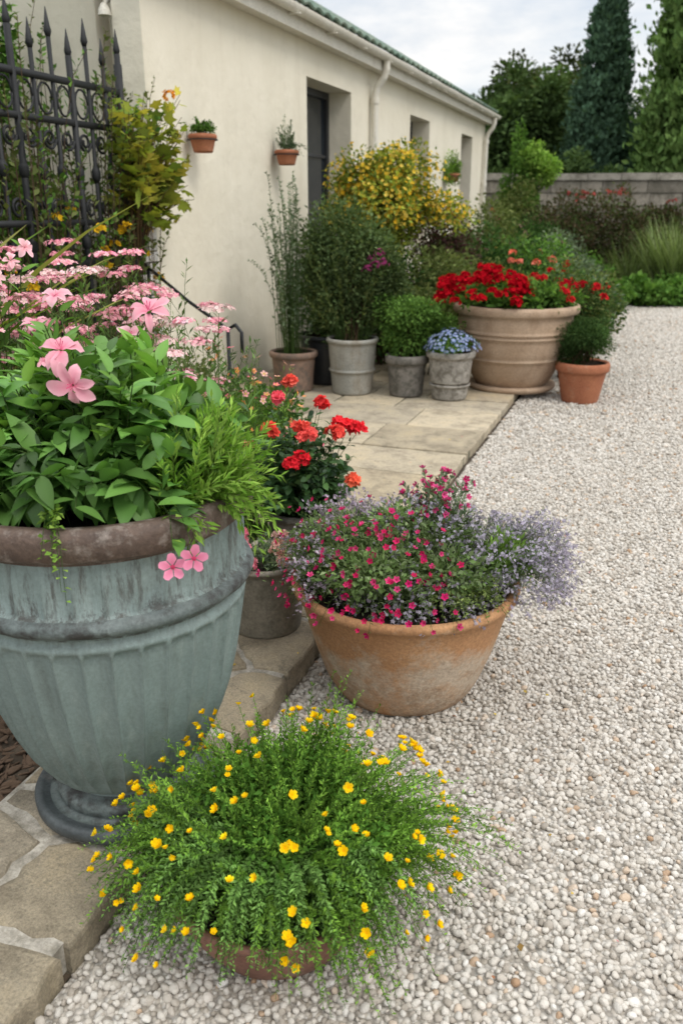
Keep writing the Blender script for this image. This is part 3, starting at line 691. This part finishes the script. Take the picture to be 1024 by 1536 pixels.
# ------------------------------------------------------------------ plants
A=np.array
mb=MB(); c0=(UX,UY,.88)
UL=[(.065,.15,.03),(.09,.205,.042),(.13,.27,.055)]
E=dome(200,(UX-.02,UY,.90),(.38,.36,.33),.5,-.12,.12)
stems(mb,c0,.22,E,12,LFH,(.055,.108),UL,t0=.25,out=1.0,up=.15,tan=.5,sr=.003,leafup=1.2,tiltn=.4)
E=dome(60,(UX+.02,UY+.03,1.02),(.25,.25,.25),.7,.1,.1)
stems(mb,c0,.2,E,10,LF2,(.055,.095),[(.13,.27,.05),(.19,.35,.065)],t0=.55,out=.9,up=.35,tan=.6,sr=.003,leafup=1.0,tiltn=.4)
mb.build('leafy_urn_plant',mats=GM)
mb=MB()
E=dome(170,(UX+.25,UY-.10,.93),(.21,.20,.23),.4,-.5,.1)
stems(mb,(UX+.18,UY-.08,.87),.1,E,28,DN,(.022,.045),[(.13,.26,.035),(.21,.36,.06),(.28,.42,.09)],t0=.2,out=.8,up=.25,tan=1.0,sr=.0012,scol=(.14,.2,.05))
E=A([(UX+.02,UY-.385,.87),(UX+.035,UY-.395,.83),(UX+.0,UY-.38,.89),(UX+.04,UY-.39,.80)])
stems(mb,(UX,UY-.27,.93),.02,E,16,DR,(.012,.02),G_L,t0=.2,bulge=.7,sr=.0012)
mb.build('feathery_trailing_plant')
mb=MB()
lil=A([(-.555,1.66,1.235),(-.525,1.62,1.175),(-.43,1.9,1.285),(-.66,1.98,1.31),(-.74,2.05,1.24),(-.50,2.0,1.22),(-.62,1.75,1.20),(-.36,1.98,1.12)])
ln=A([(.1,-.55,.85),(.0,-.95,.05),(.1,-.6,.8),(0,-.5,.9),(-.2,-.4,.9),(.2,-.8,.4),(-.3,-.5,.8),(.4,-.6,.6)])
stems(mb,(UX,UY,.88),.1,lil-nrm(ln)*.01,5,LN,(.04,.07),G_M,t0=.2,sr=.003,bulge=.8)
lr=A([.064,.056,.060,.045,.042,.040,.026,.024])
for k in range(len(lil)): flowers(mb,lil[k:k+1],nrm(ln[k:k+1]),lr[k:k+1],[(.83,.47,.53),(.88,.60,.64)],T_lily(6,k+3),(.66,.08,.20),.05)
low=A([(-.325,1.475,.85),(-.283,1.475,.868)])
stems(mb,(UX+.2,UY-.2,.92),.02,low+A([(0,.012,0)]*2),4,DI,(.015,.03),G_L,t0=.3,sr=.0015,bulge=.6)
flowers(mb,low,nrm(A([(.1,-1,.35),(.2,-1,.4)])),.027,[(.82,.30,.44)],F5,(.5,.05,.12))
mb.build('pink_lily')
mb=MB()
bx=rng.uniform(-1.6,-.42,240); by=rng.uniform(2.25,3.6,240); nn_=.939*bx-.3436*by; ok=nn_<-1.5; bx,by=bx[ok],by[ok]
for i in range(len(bx)):
    b0=(bx[i],by[i],0.0); k=2; fl=rng.random()<.42; zt=(rng.uniform(.9,1.22) if bx[i]<-.65 else rng.uniform(.75,1.05))+(.07 if fl else -.03)
    E=A([b0])+np.c_[rng.normal(0,.10,(k,2)),np.full(k,zt)+rng.normal(0,.06,k)]
    stems(mb,b0,.05,E,22,DN,(.03,.065),[(.08,.15,.045),(.12,.20,.065),(.18,.27,.10)],t0=.15,sr=.002,up=.4,bulge=.9,scol=(.09,.14,.05))
    if fl:
        hr=rng.uniform(.038,.066,k); heads(mb,E,hr,58,.0088,[(.80,.30,.42),(.72,.18,.32),(.85,.52,.56)] if rng.random()<.75 else [(.80,.60,.60),(.75,.45,.50)],F5,.28,(.75,.6,.45),.0)
mb.build('pink_yarrow')
mb=MB()
for (x,y,z,r,rz,p) in [(-1.25,2.9,.55,.45,.5,G_M),(-.9,3.15,.5,.4,.45,G_G),(-.62,3.6,.4,.35,.4,G_M),(-1.7,3.4,.7,.5,.6,G_D),(-1.1,3.9,.5,.45,.45,G_O),(-.6,4.3,.32,.4,.3,G_M),(-1.5,4.5,.6,.5,.55,G_M),(-.5,5.0,.28,.3,.26,G_D),(-1.2,5.2,.45,.45,.45,G_O)]:
    bush(mb,(x,y,z),(r,r,rz),2600,(.025,.055),p,18,.42,DI,(x,y,0))
mb.build('bed_foliage')
mb=MB(); E=dome(140,(-.42,3.62,.42),(.38,.30,.55),.5,.0,.15)
E,Tn=stems(mb,(-.42,3.62,.05),.2,E,28,DN,(.018,.042),[(.13,.23,.05),(.19,.31,.07)],t0=.25,sr=.0015,bulge=.8,up=.4)
i=E[:,2]>.5; flowers(mb,E[i]+[0,0,.008],nrm(Tn[i]+rng.normal(0,.4,(i.sum(),3))),rng.uniform(.010,.018,i.sum()),[(.80,.12,.30),(.85,.25,.12),(.85,.5,.5)],F5)
mb.build('airy_pink_flowers')
mb=MB(); E=dome(150,(-.17,3.22,.42),(.28,.25,.36),.5,-.1,.15)
stems(mb,(-.17,3.25,.3),.09,E,13,LW,(.03,.055),[(.025,.065,.025),(.043,.10,.032),(.07,.15,.045)],t0=.25,sr=.0025,out=1,tan=.4,up=.2)
H=A([(-.175,3.02,.60),(-.27,3.05,.72),(-.15,3.12,.71),(.0,3.15,.72),(-.03,3.1,.70),(.045,3.05,.52),(-.25,3.2,.80),(-.20,3.3,.86),(-.36,3.05,.66),(-.08,3.25,.78),(.06,3.22,.68),(-.12,3.05,.69)])
cols_=[[(.78,.03,.045)],[(.84,.10,.07)],[(.84,.11,.08)],[(.78,.035,.045)],[(.84,.09,.07)],[(.86,.15,.08)],[(.82,.12,.16)],[(.84,.14,.10)],[(.80,.10,.2)],[(.82,.06,.06)],[(.77,.035,.05)],[(.84,.14,.12)]]
hr=A([.042,.026,.032,.03,.026,.026,.024,.026,.024,.026,.03,.026])
for k in range(len(H)):
    nsub=4; sub=H[k]+rng.normal(0,hr[k]*.42,(nsub,3))*[1,1,.7]; heads(mb,sub,hr[k]*.62,13,.0155,cols_[k],F4,.75,tuple(.75*x for x in cols_[k][0]),-.4)
E=H.copy(); E[:,2]-=.02; stems(mb,(-.17,3.25,.3),.05,E,4,LW,(.03,.05),G_D,t0=.5,sr=.0025)
mb.build('coral_rose_bush',mats=GM)
mb=MB(); E=dome(60,(-.28,2.70,.31),(.16,.15,.13),.5,0,.1)
stems(mb,(-.27,2.71,.29),.1,E,12,DI,(.012,.03),G_G,t0=.2,sr=.0012)
H=A([(-.335,2.60,.42),(-.35,2.66,.45),(-.31,2.56,.38),(-.215,2.6,.42),(-.19,2.57,.39),(-.205,2.63,.45),(-.36,2.58,.39)])
for k,hh in enumerate(H): heads(mb,H[k:k+1],.028,50,.0085,[(.72,.16,.26),(.80,.3,.35)] if k in(0,1,2,6) else [(.82,.42,.36),(.85,.55,.48)],F4,.9,None,-.5)
mb.build('pink_sedum')
# terracotta bowl planting
mb=MB(); c0=(BX,BY,.39)
bush(mb,(BX-.01,BY-.01,.45),(.35,.34,.16),19000,(.012,.026),[(.09,.14,.05),(.13,.20,.07),(.17,.22,.11)],44,.28,DI)
E=dome(400,(BX-.07,BY-.05,.40),(.37,.36,.26),.5,-.16,.14)
E,Tn=stems(mb,c0,.28,E,20,DN,(.014,.03),[(.10,.15,.05),(.14,.20,.08),(.18,.23,.12)],t0=.25,sr=.0012,up=.3)
p=nrm(E-A([BX,BY,.3])); i=rng.random(len(E))<.55; i&=(E[:,0]<BX+.13)
Pf=E[i]; flowers(mb,Pf+p[i]*.010,nrm(p[i]+rng.normal(0,.35,(i.sum(),3))),rng.uniform(.007,.0115,i.sum()),[(.62,.02,.12),(.56,.02,.15),(.70,.07,.23)],F5c,(.35,.01,.06))
extra=dome(130,(BX-.11,BY-.14,.42),(.30,.25,.18),.92,-.1,.10); flowers(mb,extra,nrm(extra-A([BX-.1,BY,.3])+rng.normal(0,.15,(len(extra),3))),rng.uniform(.007,.0115,len(extra)),[(.64,.02,.12),(.58,.02,.11),(.72,.09,.26)],F5c,(.35,.01,.06))
E=A([BX+.10,BY+.10,.40])+np.c_[rng.normal(0,.065,(80,2)),rng.uniform(.15,.30,80)]
E,Tn=stems(mb,(BX+.08,BY+.1,.38),.09,E,20,DI,(.012,.026),G_G,t0=.2,sr=.0013,bulge=.9); flowers(mb,E,nrm(Tn+rng.normal(0,.5,(80,3))),rng.uniform(.009,.013,80),[(.54,.02,.14),(.70,.10,.28)],F5c,(.3,.01,.06))
mb.build('magenta_dianthus')
mb=MB()
def lav(c,r,n,base,zmin=-.2,pp=[(.37,.34,.41),(.45,.42,.49),(.30,.26,.35)]):
    E=dome(n,c,r,.6,zmin,.16)
    E,Tn=stems(mb,base,.12,E,18,DN,(.012,.028),[(.15,.19,.12),(.20,.24,.16),(.13,.16,.11)],t0=.2,sr=.0011,up=.3,scol=(.12,.13,.09))
    k=12; t=np.linspace(-.055,.012,k); P=(E[:,None]+Tn[:,None]*t[None,:,None]+rng.normal(0,.006,(n,k,3))).reshape(-1,3)
    Nn=nrm(rnd(n*k)+np.repeat(Tn,k,0)*.3); place(mb,F5,P,np.cross(Nn,rnd(n*k)),Nn,rng.uniform(.0038,.0066,n*k),pal(n*k,pp,.2),1,A([.5,.47,.55]))
lav((BX+.28,BY+.0,.42),(.29,.29,.20),450,(BX+.20,BY,.38),-.5)
lav((BX-.17,BY+.14,.43),(.20,.16,.20),190,(BX-.1,BY+.1,.38),0,[(.40,.31,.40),(.50,.43,.48),(.30,.22,.3)])
lav((BX+.02,BY+.04,.44),(.22,.22,.2),220,(BX,BY+.05,.38),0)
lav((BX+.03,BY-.2,.40),(.24,.15,.12),130,(BX,BY-.1,.38),-.3)
lav((BX-.27,BY-.05,.42),(.12,.22,.15),110,(BX-.2,BY,.38),-.3,[(.40,.31,.40),(.50,.43,.48)])
mb.build('lilac_catmint')
mb=MB(); E=dome(200,(BX+.12,BY-.22,.40),(.20,.14,.12),.5,-.2,.1)
stems(mb,(BX+.1,BY-.1,.38),.12,E,22,DI,(.008,.017),[(.15,.22,.06),(.22,.29,.09),(.29,.34,.14)],t0=.2,sr=.001)
E=dome(120,(BX+.31,BY-.08,.45),(.10,.12,.14),.6,.0,.05); stems(mb,(BX+.24,BY-.06,.38),.06,E,14,DN,(.025,.045),[(.17,.29,.06),(.23,.36,.09)],t0=.15,sr=.0015,tan=1.6,out=.5)
mb.build('green_thyme')
# yellow flowering plant
mb=MB(); c0=(YX,YY,.15)
bush(mb,(YX+.01,YY+.02,.23),(.31,.25,.17),14000,(.010,.020),[(.05,.11,.018),(.08,.18,.03)],44,.27,DI)
def ydome(n,shell,zm=-.3,lump=.24):
    E=dome(n,(YX+.01,YY+.01,.15),(.39,.355,.315),shell,zm,lump)
    fr=(E[:,1]<YY-.12)&(np.abs(E[:,0]-YX+.02)<.2)
    E[:,2]=np.where(fr,np.maximum(E[:,2],.165+rng.normal(0,.012,len(E))),np.maximum(E[:,2],.05)); E[:,1]=np.where(E[:,1]<YY,YY-(YY-E[:,1])*.84,E[:,1]); return E
E1=ydome(950,.5)
E1,Tn=stems(mb,c0,.19,E1,44,DM,(.008,.0175),[(.095,.185,.028),(.145,.28,.04),(.21,.37,.06)],t0=.28,sr=.0012,up=.3,tan=.7,scol=(.09,.16,.04),stemjit=.36)
E2=ydome(185,.9,-.05,.08); p=nrm(E2-A([YX,YY,.02])); E2=E2+p*.012
stems(mb,c0,.15,E2,22,DM,(.008,.015),[(.14,.28,.045),(.20,.37,.06)],t0=.6,sr=.0013,scol=(.10,.2,.03))
ff=nrm(p*.7+A([0,0,.6])+rng.normal(0,.4,(len(E2),3))); sz_=rng.uniform(.0058,.0105,len(E2))
flowers(mb,E2,ff,sz_,[(.86,.60,.008),(.88,.54,.004),(.90,.68,.03)],FB,(.84,.46,.008))
flowers(mb,E2+ff*.002,ff,sz_*.7,[(.88,.60,.008)],FB,(.80,.42,.008))
tw=E2[::4]+rng.normal(0,.008,(len(E2[::4]),3)); flowers(mb,tw,ff[::4],sz_[::4]*.85,[(.88,.60,.008)],FB,(.80,.42,.008))
mb.build('yellow_flowering_plant')
mb=MB(); th=rng.uniform(math.radians(155),math.radians(325),200); rr=rng.uniform(.27,.41,200)
E=np.c_[YX+rr*np.cos(th),YY+rr*np.sin(th)*.78,rng.uniform(.05,.20,200)]
fr=(E[:,1]<YY-.15)&(E[:,0]<YX+.12)&(E[:,0]>YX-.22); E[fr,2]=rng.uniform(.13,.21,fr.sum())
stems(mb,(YX,YY,.17),.14,E,84,DM,(.010,.0165),[(.11,.21,.055),(.155,.29,.07),(.21,.36,.10)],t0=.3,sr=.0014,out=1.,tan=.55,up=.0,bulge=.95,stemjit=.3)
mb.build('trailing_rosemary')
# back row
mb=MB(); n=60; E=np.c_[rng.normal(-.44,.13,n),rng.normal(7.0,.1,n),rng.uniform(.75,1.8,n)]
E,Tn=stems(mb,(-.40,6.98,.33),.12,E,40,DI,(.018,.042),G_G,t0=.1,sr=.003,bulge=.95,up=.2); mb.build('willowy_shrub')
mb=MB(); bush(mb,(.04,7.12,.98),(.50,.36,.64),24000,(.024,.052),[(.07,.11,.042),(.10,.15,.06),(.14,.19,.08)],40,.34,DI,(.09,6.9,.45))
E=dome(120,(.05,7.1,1.0),(.54,.38,.74),.8,-.5,.1); stems(mb,(.09,6.9,.45),.12,E,26,DN,(.025,.05),G_O,t0=.4,sr=.002); mb.build('rosemary_shrub')
mb=MB(); bush(mb,(-.02,7.45,.75),(.4,.3,.4),5000,(.025,.055),G_D,16,.4,DI,(-.12,7.35,.4)); 
H=A([(.24,6.85,1.12),(.30,6.84,1.17),(.2,6.86,1.05),(.27,6.8,1.08),(.33,6.85,1.10)]); heads(mb,H,.04,16,.011,[(.26,.04,.13),(.20,.03,.1)],F4,1); mb.build('dark_shrub')
mb=MB(); P,u=bush(mb,(.46,8.5,1.46),(.78,.5,.58),17000,(.03,.06),[(.19,.23,.04),(.28,.29,.04),(.12,.18,.04)],34,.34,DI,(.45,8.4,.1),.012)
i=(P[:,2]>1.35)&(rng.random(len(P))<.24); q=P[i]+u[i]*.03; flowers(mb,q,nrm(u[i]+A([0,-.3,.3])),rng.uniform(.012,.023,len(q)),[(.68,.50,.06),(.74,.60,.14),(.60,.38,.03)],F4,(.6,.3,.01)); mb.build('yellow_flowering_shrub')
mb=MB()
for (x,y,z,r,rz,p,nn_) in [(.35,8.2,.65,.7,.6,G_D,8000),(.95,8.3,.75,.5,.6,G_O,6000),(1.0,9.2,1.1,.45,.5,[(.06,.035,.035),(.10,.045,.05),(.07,.09,.03)],4500),(.75,7.7,.5,.4,.42,G_O,4500)]:
    bush(mb,(x,y,z),(r,.4,rz),nn_,(.025,.055),p,22,.4,DI,(x,y,0))
mb.build('mixed_shrubs')
mb=MB(); P,u=bush(mb,(.55,6.82,.63),(.42,.32,.28),10500,(.020,.040),[(.065,.13,.03),(.10,.19,.045),(.14,.25,.055)],26,.38,DI,(.53,6.8,.38)); mb.build('round_leaf_bush')
mb=MB(); P,u=bush(mb,(.87,6.66,.48),(.21,.2,.10),2500,(.014,.026),G_M,14,.45,DI,(.87,6.67,.4))
q=dome(300,(.87,6.66,.47),(.22,.21,.14),.85,-.1,.1); flowers(mb,q,nrm(q-A([.87,6.66,.4])),rng.uniform(.010,.016,len(q)),[(.14,.22,.55),(.25,.34,.64),(.10,.16,.44)],F5,(.7,.7,.6)); mb.build('blue_forget_me_nots')
mb=MB(); E=dome(270,(1.45,7.1,.76),(.62,.52,.26),.5,-.25,.12); stems(mb,(1.455,7.13,.66),.35,E,12,DR,(.035,.07),G_M,t0=.2,sr=.004)
u=rnd(700); u=u[(u[:,2]>-.05)][:110]; H=A([1.17,6.98,.80])+u*A([.40,.40,.24])*rng.uniform(.85,1.05,(len(u),1)); heads(mb,H[:88],rng.uniform(.03,.055,88),18,.018,[(.44,.006,.014),(.55,.010,.02),(.34,.004,.012)],F4,.75,(.28,.004,.01))
u=rnd(200); u=u[u[:,2]>.1][:18]; H=A([1.80,7.15,.78])+u*A([.38,.4,.24]); heads(mb,H,rng.uniform(.02,.04,len(H)),10,.017,[(.50,.01,.02),(.56,.03,.03),(.40,.01,.02)],F4,.8)
mb.build('red_geraniums')
mb=MB(); P,u=bush(mb,(2.13,7.75,.60),(.44,.4,.48),9500,(.025,.05),G_D+G_O,22,.4,DI,(2.1,7.7,0)); i=np.where(P[:,2]>.78)[0]; i=rng.choice(i,18,replace=False); heads(mb,P[i],.03,9,.016,[(.48,.02,.02),(.58,.06,.04)],F4); mb.build('red_flowering_shrub')
mb=MB(); P,u=bush(mb,(1.965,6.79,.50),(.29,.25,.2),15000,(.018,.036),[(.04,.08,.028),(.06,.115,.036),(.09,.15,.048)],28,.36,DN,(1.965,6.8,.32)); mb.build('dwarf_conifer')
mb=MB()
for k,(x,y,z) in enumerate(hp):
    hgt=(.13,.3,.25)[k]; E=dome((90,60,90)[k],(x,y,z+.12),(.12,.12,hgt),.5,.0,.15); stems(mb,(x,y,z+.12),.06,E,14,DI,(.012,.028),G_M if k!=1 else G_G,t0=.2,sr=.0015,bulge=.8)
    if k==2: bush(mb,(x,y,z+.1),(.16,.12,.34),1500,(.02,.05),G_L,10,.4)
x,y,z=hp[1]; E=A([(x+.1,y-.1,z+.1),(x+.16,y-.08,z+.06),(x+.22,y-.06,z+.11),(x+.2,y,z+.14)]); stems(mb,(x,y,z+.12),.03,E,16,DI,(.012,.03),G_G,t0=.2,sr=.0015,bulge=.4)
mb.build('wall_pot_greenery')
# gate climbers
mb=MB(); Pn=A([B(-3.25+rng.uniform(-.1,.15),rng.uniform(4.8,5.58),0) for _ in range(80)]); Pn[:,2]=rng.uniform(1.5,2.2,80)+rng.normal(0,.05,80)
x,y,_=B(-3.3,5.0); stems(mb,(x,y,1.2),.05,Pn,5,LOB,(.08,.14),[(.21,.26,.04),(.31,.33,.06),(.14,.20,.04),(.40,.34,.06)],t0=.5,sr=.004,tan=.3,bulge=.7,scol=(.09,.06,.03))
x,y,_=B(-3.2,5.35); H=A([(x+.03,y,2.2),(x-.3,y,1.75)]); heads(mb,H,.035,16,.018,[(.75,.30,.02)],F4)
mb.build('grape_vine')
mb=MB()
for q in range(66):
    s=rng.uniform(3.0,5.3); x,y,_=B(-3.5+rng.normal(0,.12),s); hz=rng.uniform(1.2,2.4)
    E=A([(x,y,hz)])+rng.normal(0,.16,(5,3)); stems(mb,(x,y,.05),.1,E,24,DI,(.03,.065),G_O if rng.random()<.5 else G_M,t0=.25,sr=.004,bulge=.95,scol=(.10,.07,.045))
Hh=A([B(-3.3+rng.uniform(-.1,.1),rng.uniform(3.6,5.3),0) for _ in range(20)]); Hh[:,2]=rng.uniform(.9,1.5,20); heads(mb,Hh,.026,9,.018,[(.75,.50,.03),(.65,.38,.02)],F4)
mb.build('gate_climber')
mb=MB()
for (n_,s_,z,r,rz,p) in [(-4.6,4.2,1.2,.8,1.2,G_D),(-4.5,5.0,.8,.5,.8,G_O),(-5.4,5.0,1.6,.8,1.6,G_D),(-4.9,3.2,1.3,.8,1.3,G_M),(-4.6,5.0,2.4,.4,.6,G_M),(-4.9,4.4,2.6,.6,.7,G_D),(-6.5,4.6,2.0,1.,2.,G_D),(-4.25,5.1,1.3,.3,.5,G_O)]:
    x,y,_=B(n_,s_); bush(mb,(x,y,z),(r,r,rz),7000,(.045,.09),p,24,.36,DI,(x,y,0),.02)
mb.build('courtyard_shrubs',mats=FARM)
mb=MB()
a=rng.uniform(0,6.28,60); D=np.c_[np.cos(a)*.55,np.sin(a)*.55,rng.uniform(.7,1.4,60)]
place(mb,BL,A([(-1.42,2.95,.85)]*60)+rng.normal(0,.05,(60,3)),D,A([0,0,1.])+rng.normal(0,.1,(60,3)),rng.uniform(.6,1.0,60),pal(60,[(.10,.2,.03),(.2,.28,.05),(.25,.24,.08)]),0)
E=A([(-1.05,2.6,1.44),(-.87,2.4,1.40),(-.95,2.5,1.36),(-.98,2.45,1.32)]); E,Tn=stems(mb,(-1.1,2.7,.2),.1,E,14,LN,(.04,.07),G_M,t0=.4,sr=.003,bulge=.9)
for k in range(4): flowers(mb,E[k:k+1],nrm(Tn[k:k+1]+A([rng.normal(0,.5),-.8,.2])),.036,[(.84,.50,.54),(.86,.62,.62)],T_lily(6,20+k),(.75,.25,.3))
mb.build('arching_grass')

# ------------------------------------------------------------------ mid and far planting
mb=MB()
MIX=[(1.35,8.9,.55,.6,.55,G_O),(1.9,9.3,.6,.6,.55,G_D),(2.55,9.6,.5,.6,.48,G_G),(2.3,10.8,.7,.7,.6,G_M),(1.5,10.4,.8,.6,.7,G_D),(3.0,11.2,.5,.6,.5,G_O),(2.2,12.3,.9,.7,.75,G_O),(3.2,12.8,.6,.7,.6,G_G),(3.0,14.2,.8,.8,.8,G_D),(3.9,14.3,.5,.7,.5,G_M),(3.2,16.0,1.0,.8,1.,G_O),(4.2,16.5,.7,.8,.7,G_M)]
allP=[]
for (x,y,z,r,rz,p) in MIX:
    P,u=bush(mb,(x,y,z),(r,r*.8,rz),6000,(.032,.07),p,24,.36,DI,(x,y,0)); allP.append(P)
P=np.concatenate(allP); ii=np.where(P[:,2]>.7)[0]
for cnt,col in ((14,[(.66,.16,.06),(.58,.10,.08)]),(18,[(.70,.42,.42)]),(12,[(.32,.05,.12)])):
    i=rng.choice(ii,cnt,replace=False); heads(mb,P[i],.035,8,.018,col,F4)
mb.build('mixed_border')
mb=MB(); H=np.c_[rng.normal(2.0,.16,6),rng.normal(8.7,.15,6),rng.uniform(.98,1.10,6)]; E=H.copy(); stems(mb,(2.0,8.7,.1),.3,E,12,DI,(.03,.05),G_M,t0=.3,sr=.003,bulge=.9); heads(mb,H,.035,12,.02,[(.78,.17,.09),(.74,.22,.15)],F4,.6); mb.build('orange_blooms')
mb=MB(); 
for x,y,z,r,rz in ((3.9,15.6,.95,.9,.85),(4.9,15.9,1.0,.9,.9),(5.7,16.2,.95,.8,.85)):
    P,u=bush(mb,(x,y,z),(r,.7,rz),9000,(.04,.08),[(.055,.045,.028),(.09,.065,.042),(.065,.10,.034)],30,.33,DI,(x,y,0)); i=np.where(P[:,2]>z+rz*.78)[0]; i=rng.choice(i,min(9,len(i)),replace=False); heads(mb,P[i],.035,8,.02,[(.36,.06,.055),(.42,.12,.1)],F4)
mb.build('red_leaf_hedge')
mb=MB()
for (x,y,k,hh) in ((5.7,14.7,800,1.5),(6.6,15.1,800,1.55),(5.1,15.3,300,1.1),(7.4,15.4,500,1.5)):
    a=rng.uniform(0,6.28,k); sp=rng.uniform(.05,.6,k); D=np.c_[np.cos(a)*sp,np.sin(a)*sp,np.ones(k)]
    place(mb,T_blade(.018,.22,4),A([(x,y,0)])+np.c_[rng.normal(0,.16,(k,2)),np.zeros(k)],D,np.c_[-np.cos(a),-np.sin(a),np.full(k,.5)],rng.uniform(.6,1.0,k)*hh,pal(k,[(.12,.17,.06),(.18,.24,.09),(.24,.29,.14)]),0)
mb.build('ornamental_grass')
mb=MB()
for (x,y,r) in ((4.9,13.9,.4),(5.3,14.1,.45),(5.9,14.0,.35),(4.5,14.4,.5),(6.4,14.1,.4),(7.1,14.3,.5),(4.15,13.6,.4)):
    bush(mb,(x,y,.22),(r,r,.26),2600,(.05,.11),G_M,16,.4,DR,(x,y,0))
mb.build('leafy_ground_plants')
mb=MB(); bush(mb,(3.62,18.1,1.5),(.45,.5,1.5),9000,(.05,.1),G_M,26,.3,DI,(3.62,18.1,0),.02); bush(mb,(3.95,18.1,2.2),(.4,.4,.5),3500,(.05,.09),G_L,14,.4,DI,(3.62,18.1,1.)); mb.build('climbing_shrub')

# ------------------------------------------------------------------ trees
def trunk(mb,x,y,h,r):
    k=7; t=np.linspace(0,1,k); P=np.c_[x+np.sin(t*5)*.05,y+np.cos(t*4)*.05,t*h][None]
    for a in range(5):
        o=A([math.cos(a*1.257),math.sin(a*1.257),0])*r*.35; tubes(mb,P+o,r*.8,r*.2,A([.09,.065,.045]))
def broad(name,x,y,h,r,n,pp,k=64,size=(.12,.24)):
    mb=MB(); trunk(mb,x,y,h*.7,r*.09); zc=h*.58
    bush(mb,(x,y,zc),(r,r,h*.43),n,size,pp,k,.27,DI,(x,y,h*.2),.07,.3,.35); mb.build(name,mats=FARM)
def conifer(name,x,y,h,r,pp,nb=420,nl=95,size=(.10,.2),droop=.25,power=.9,tj=1.25,zmax=1.,sp0=.05):
    mb=MB(); trunk(mb,x,y,h*.97,.16)
    t=rng.random(nb)**tj*.98*zmax+.01; z=.35+(h-.35)*t; a=rng.uniform(0,6.28,nb); L=r*(1-t)**power*rng.uniform(.78,1.08,nb)+.08
    P0=np.c_[np.full(nb,x),np.full(nb,y),z]; E=P0+np.c_[np.cos(a)*L,np.sin(a)*L,-droop*L+rng.normal(0,.08,nb)]; M=(P0+E)/2+A([0,0,.12])
    ts=np.linspace(0,1,5)[None,:,None]; tubes(mb,(1-ts)**2*P0[:,None]+2*ts*(1-ts)*M[:,None]+ts*ts*E[:,None],.02,.006,A([.07,.05,.035]))
    tt=rng.uniform(.45,1.05,(nb,nl,1)); P=((1-tt)**2*P0[:,None]+2*tt*(1-tt)*M[:,None]+tt*tt*E[:,None]).reshape(-1,3); sp=sp0+.12*np.repeat(L,nl)[:,None]*.6
    P=P+rng.normal(0,1,P.shape)*sp*A([1,1,.6]); o=P-A([x,y,0]); o[:,2]=0; o=nrm(o)
    C=np.clip(pal(len(P),pp,.15)*np.repeat(1+rng.normal(0,.2,(nb,1)),nl,0),.003,.5)
    place(mb,DI,P,o*.4+rng.normal(0,.4,P.shape)+A([0,0,.8]),o*1.2+A([0,0,.3])+rng.normal(0,.4,P.shape),rng.uniform(*size,len(P)),C,0); mb.build(name,mats=FARM)
DT=[(.05,.085,.03),(.07,.115,.04),(.095,.145,.05)]
broad('broadleaf_tree',5.2,27.5,5.6,2.0,24000,DT)
broad('broadleaf_tree',6.5,29.5,6.4,2.1,26000,[(.055,.08,.03),(.08,.105,.04),(.11,.13,.045)])
broad('broadleaf_tree',3.2,31,4.9,2.0,14000,DT)
broad('broadleaf_tree',10.6,31.5,5.4,2.2,16000,DT)
broad('broadleaf_tree',15.0,30,8,3,16000,DT)
conifer('conifer_tree',7.2,25.5,7.3,1.3,[(.06,.11,.07),(.08,.14,.088),(.10,.17,.105)],620,80,(.10,.19),.25,.8,1.2)
CY=[(.085,.15,.045),(.12,.20,.06),(.165,.255,.08)]
conifer('conifer_tree',8.75,21.6,11.0,1.4,CY,1300,80,(.13,.24),-.35,.25,1.,.8,.09)
conifer('conifer_tree',11.2,22.8,11.0,1.5,CY,900,80,(.13,.24),-.3,.3,1.,.8,.09)
mb=MB()
for i in range(13):
    x=3.6+i*.95; P,u=bush(mb,(x,22.6+rng.normal(0,.3),1.4+rng.uniform(-.1,.35)),(.95,.8,1.3),4200,(.10,.19),DT,24,.35,DI,(x,22.6,0),.03)
mb.build('background_hedge',mats=FARM)
mb=MB(); n=150; P=np.c_[rng.normal(.15,.5,n),rng.uniform(1.2,6.5,n),np.full(n,.018)]; nloc=.939*P[:,0]-.3436*P[:,1]; P[:,2]=np.where(nloc<-.97,.088,.018)
P=P[(nloc>-1.3)]; n=len(P)
place(mb,DR,P,np.c_[rng.normal(size=(n,2)),rng.normal(0,.1,n)],A([0,0,1.])+rng.normal(0,.25,(n,3)),rng.uniform(.008,.02,n),pal(n,[(.35,.22,.08),(.20,.12,.05),(.55,.15,.2),(.6,.45,.1)]),0)
mb.build('fallen_leaves')
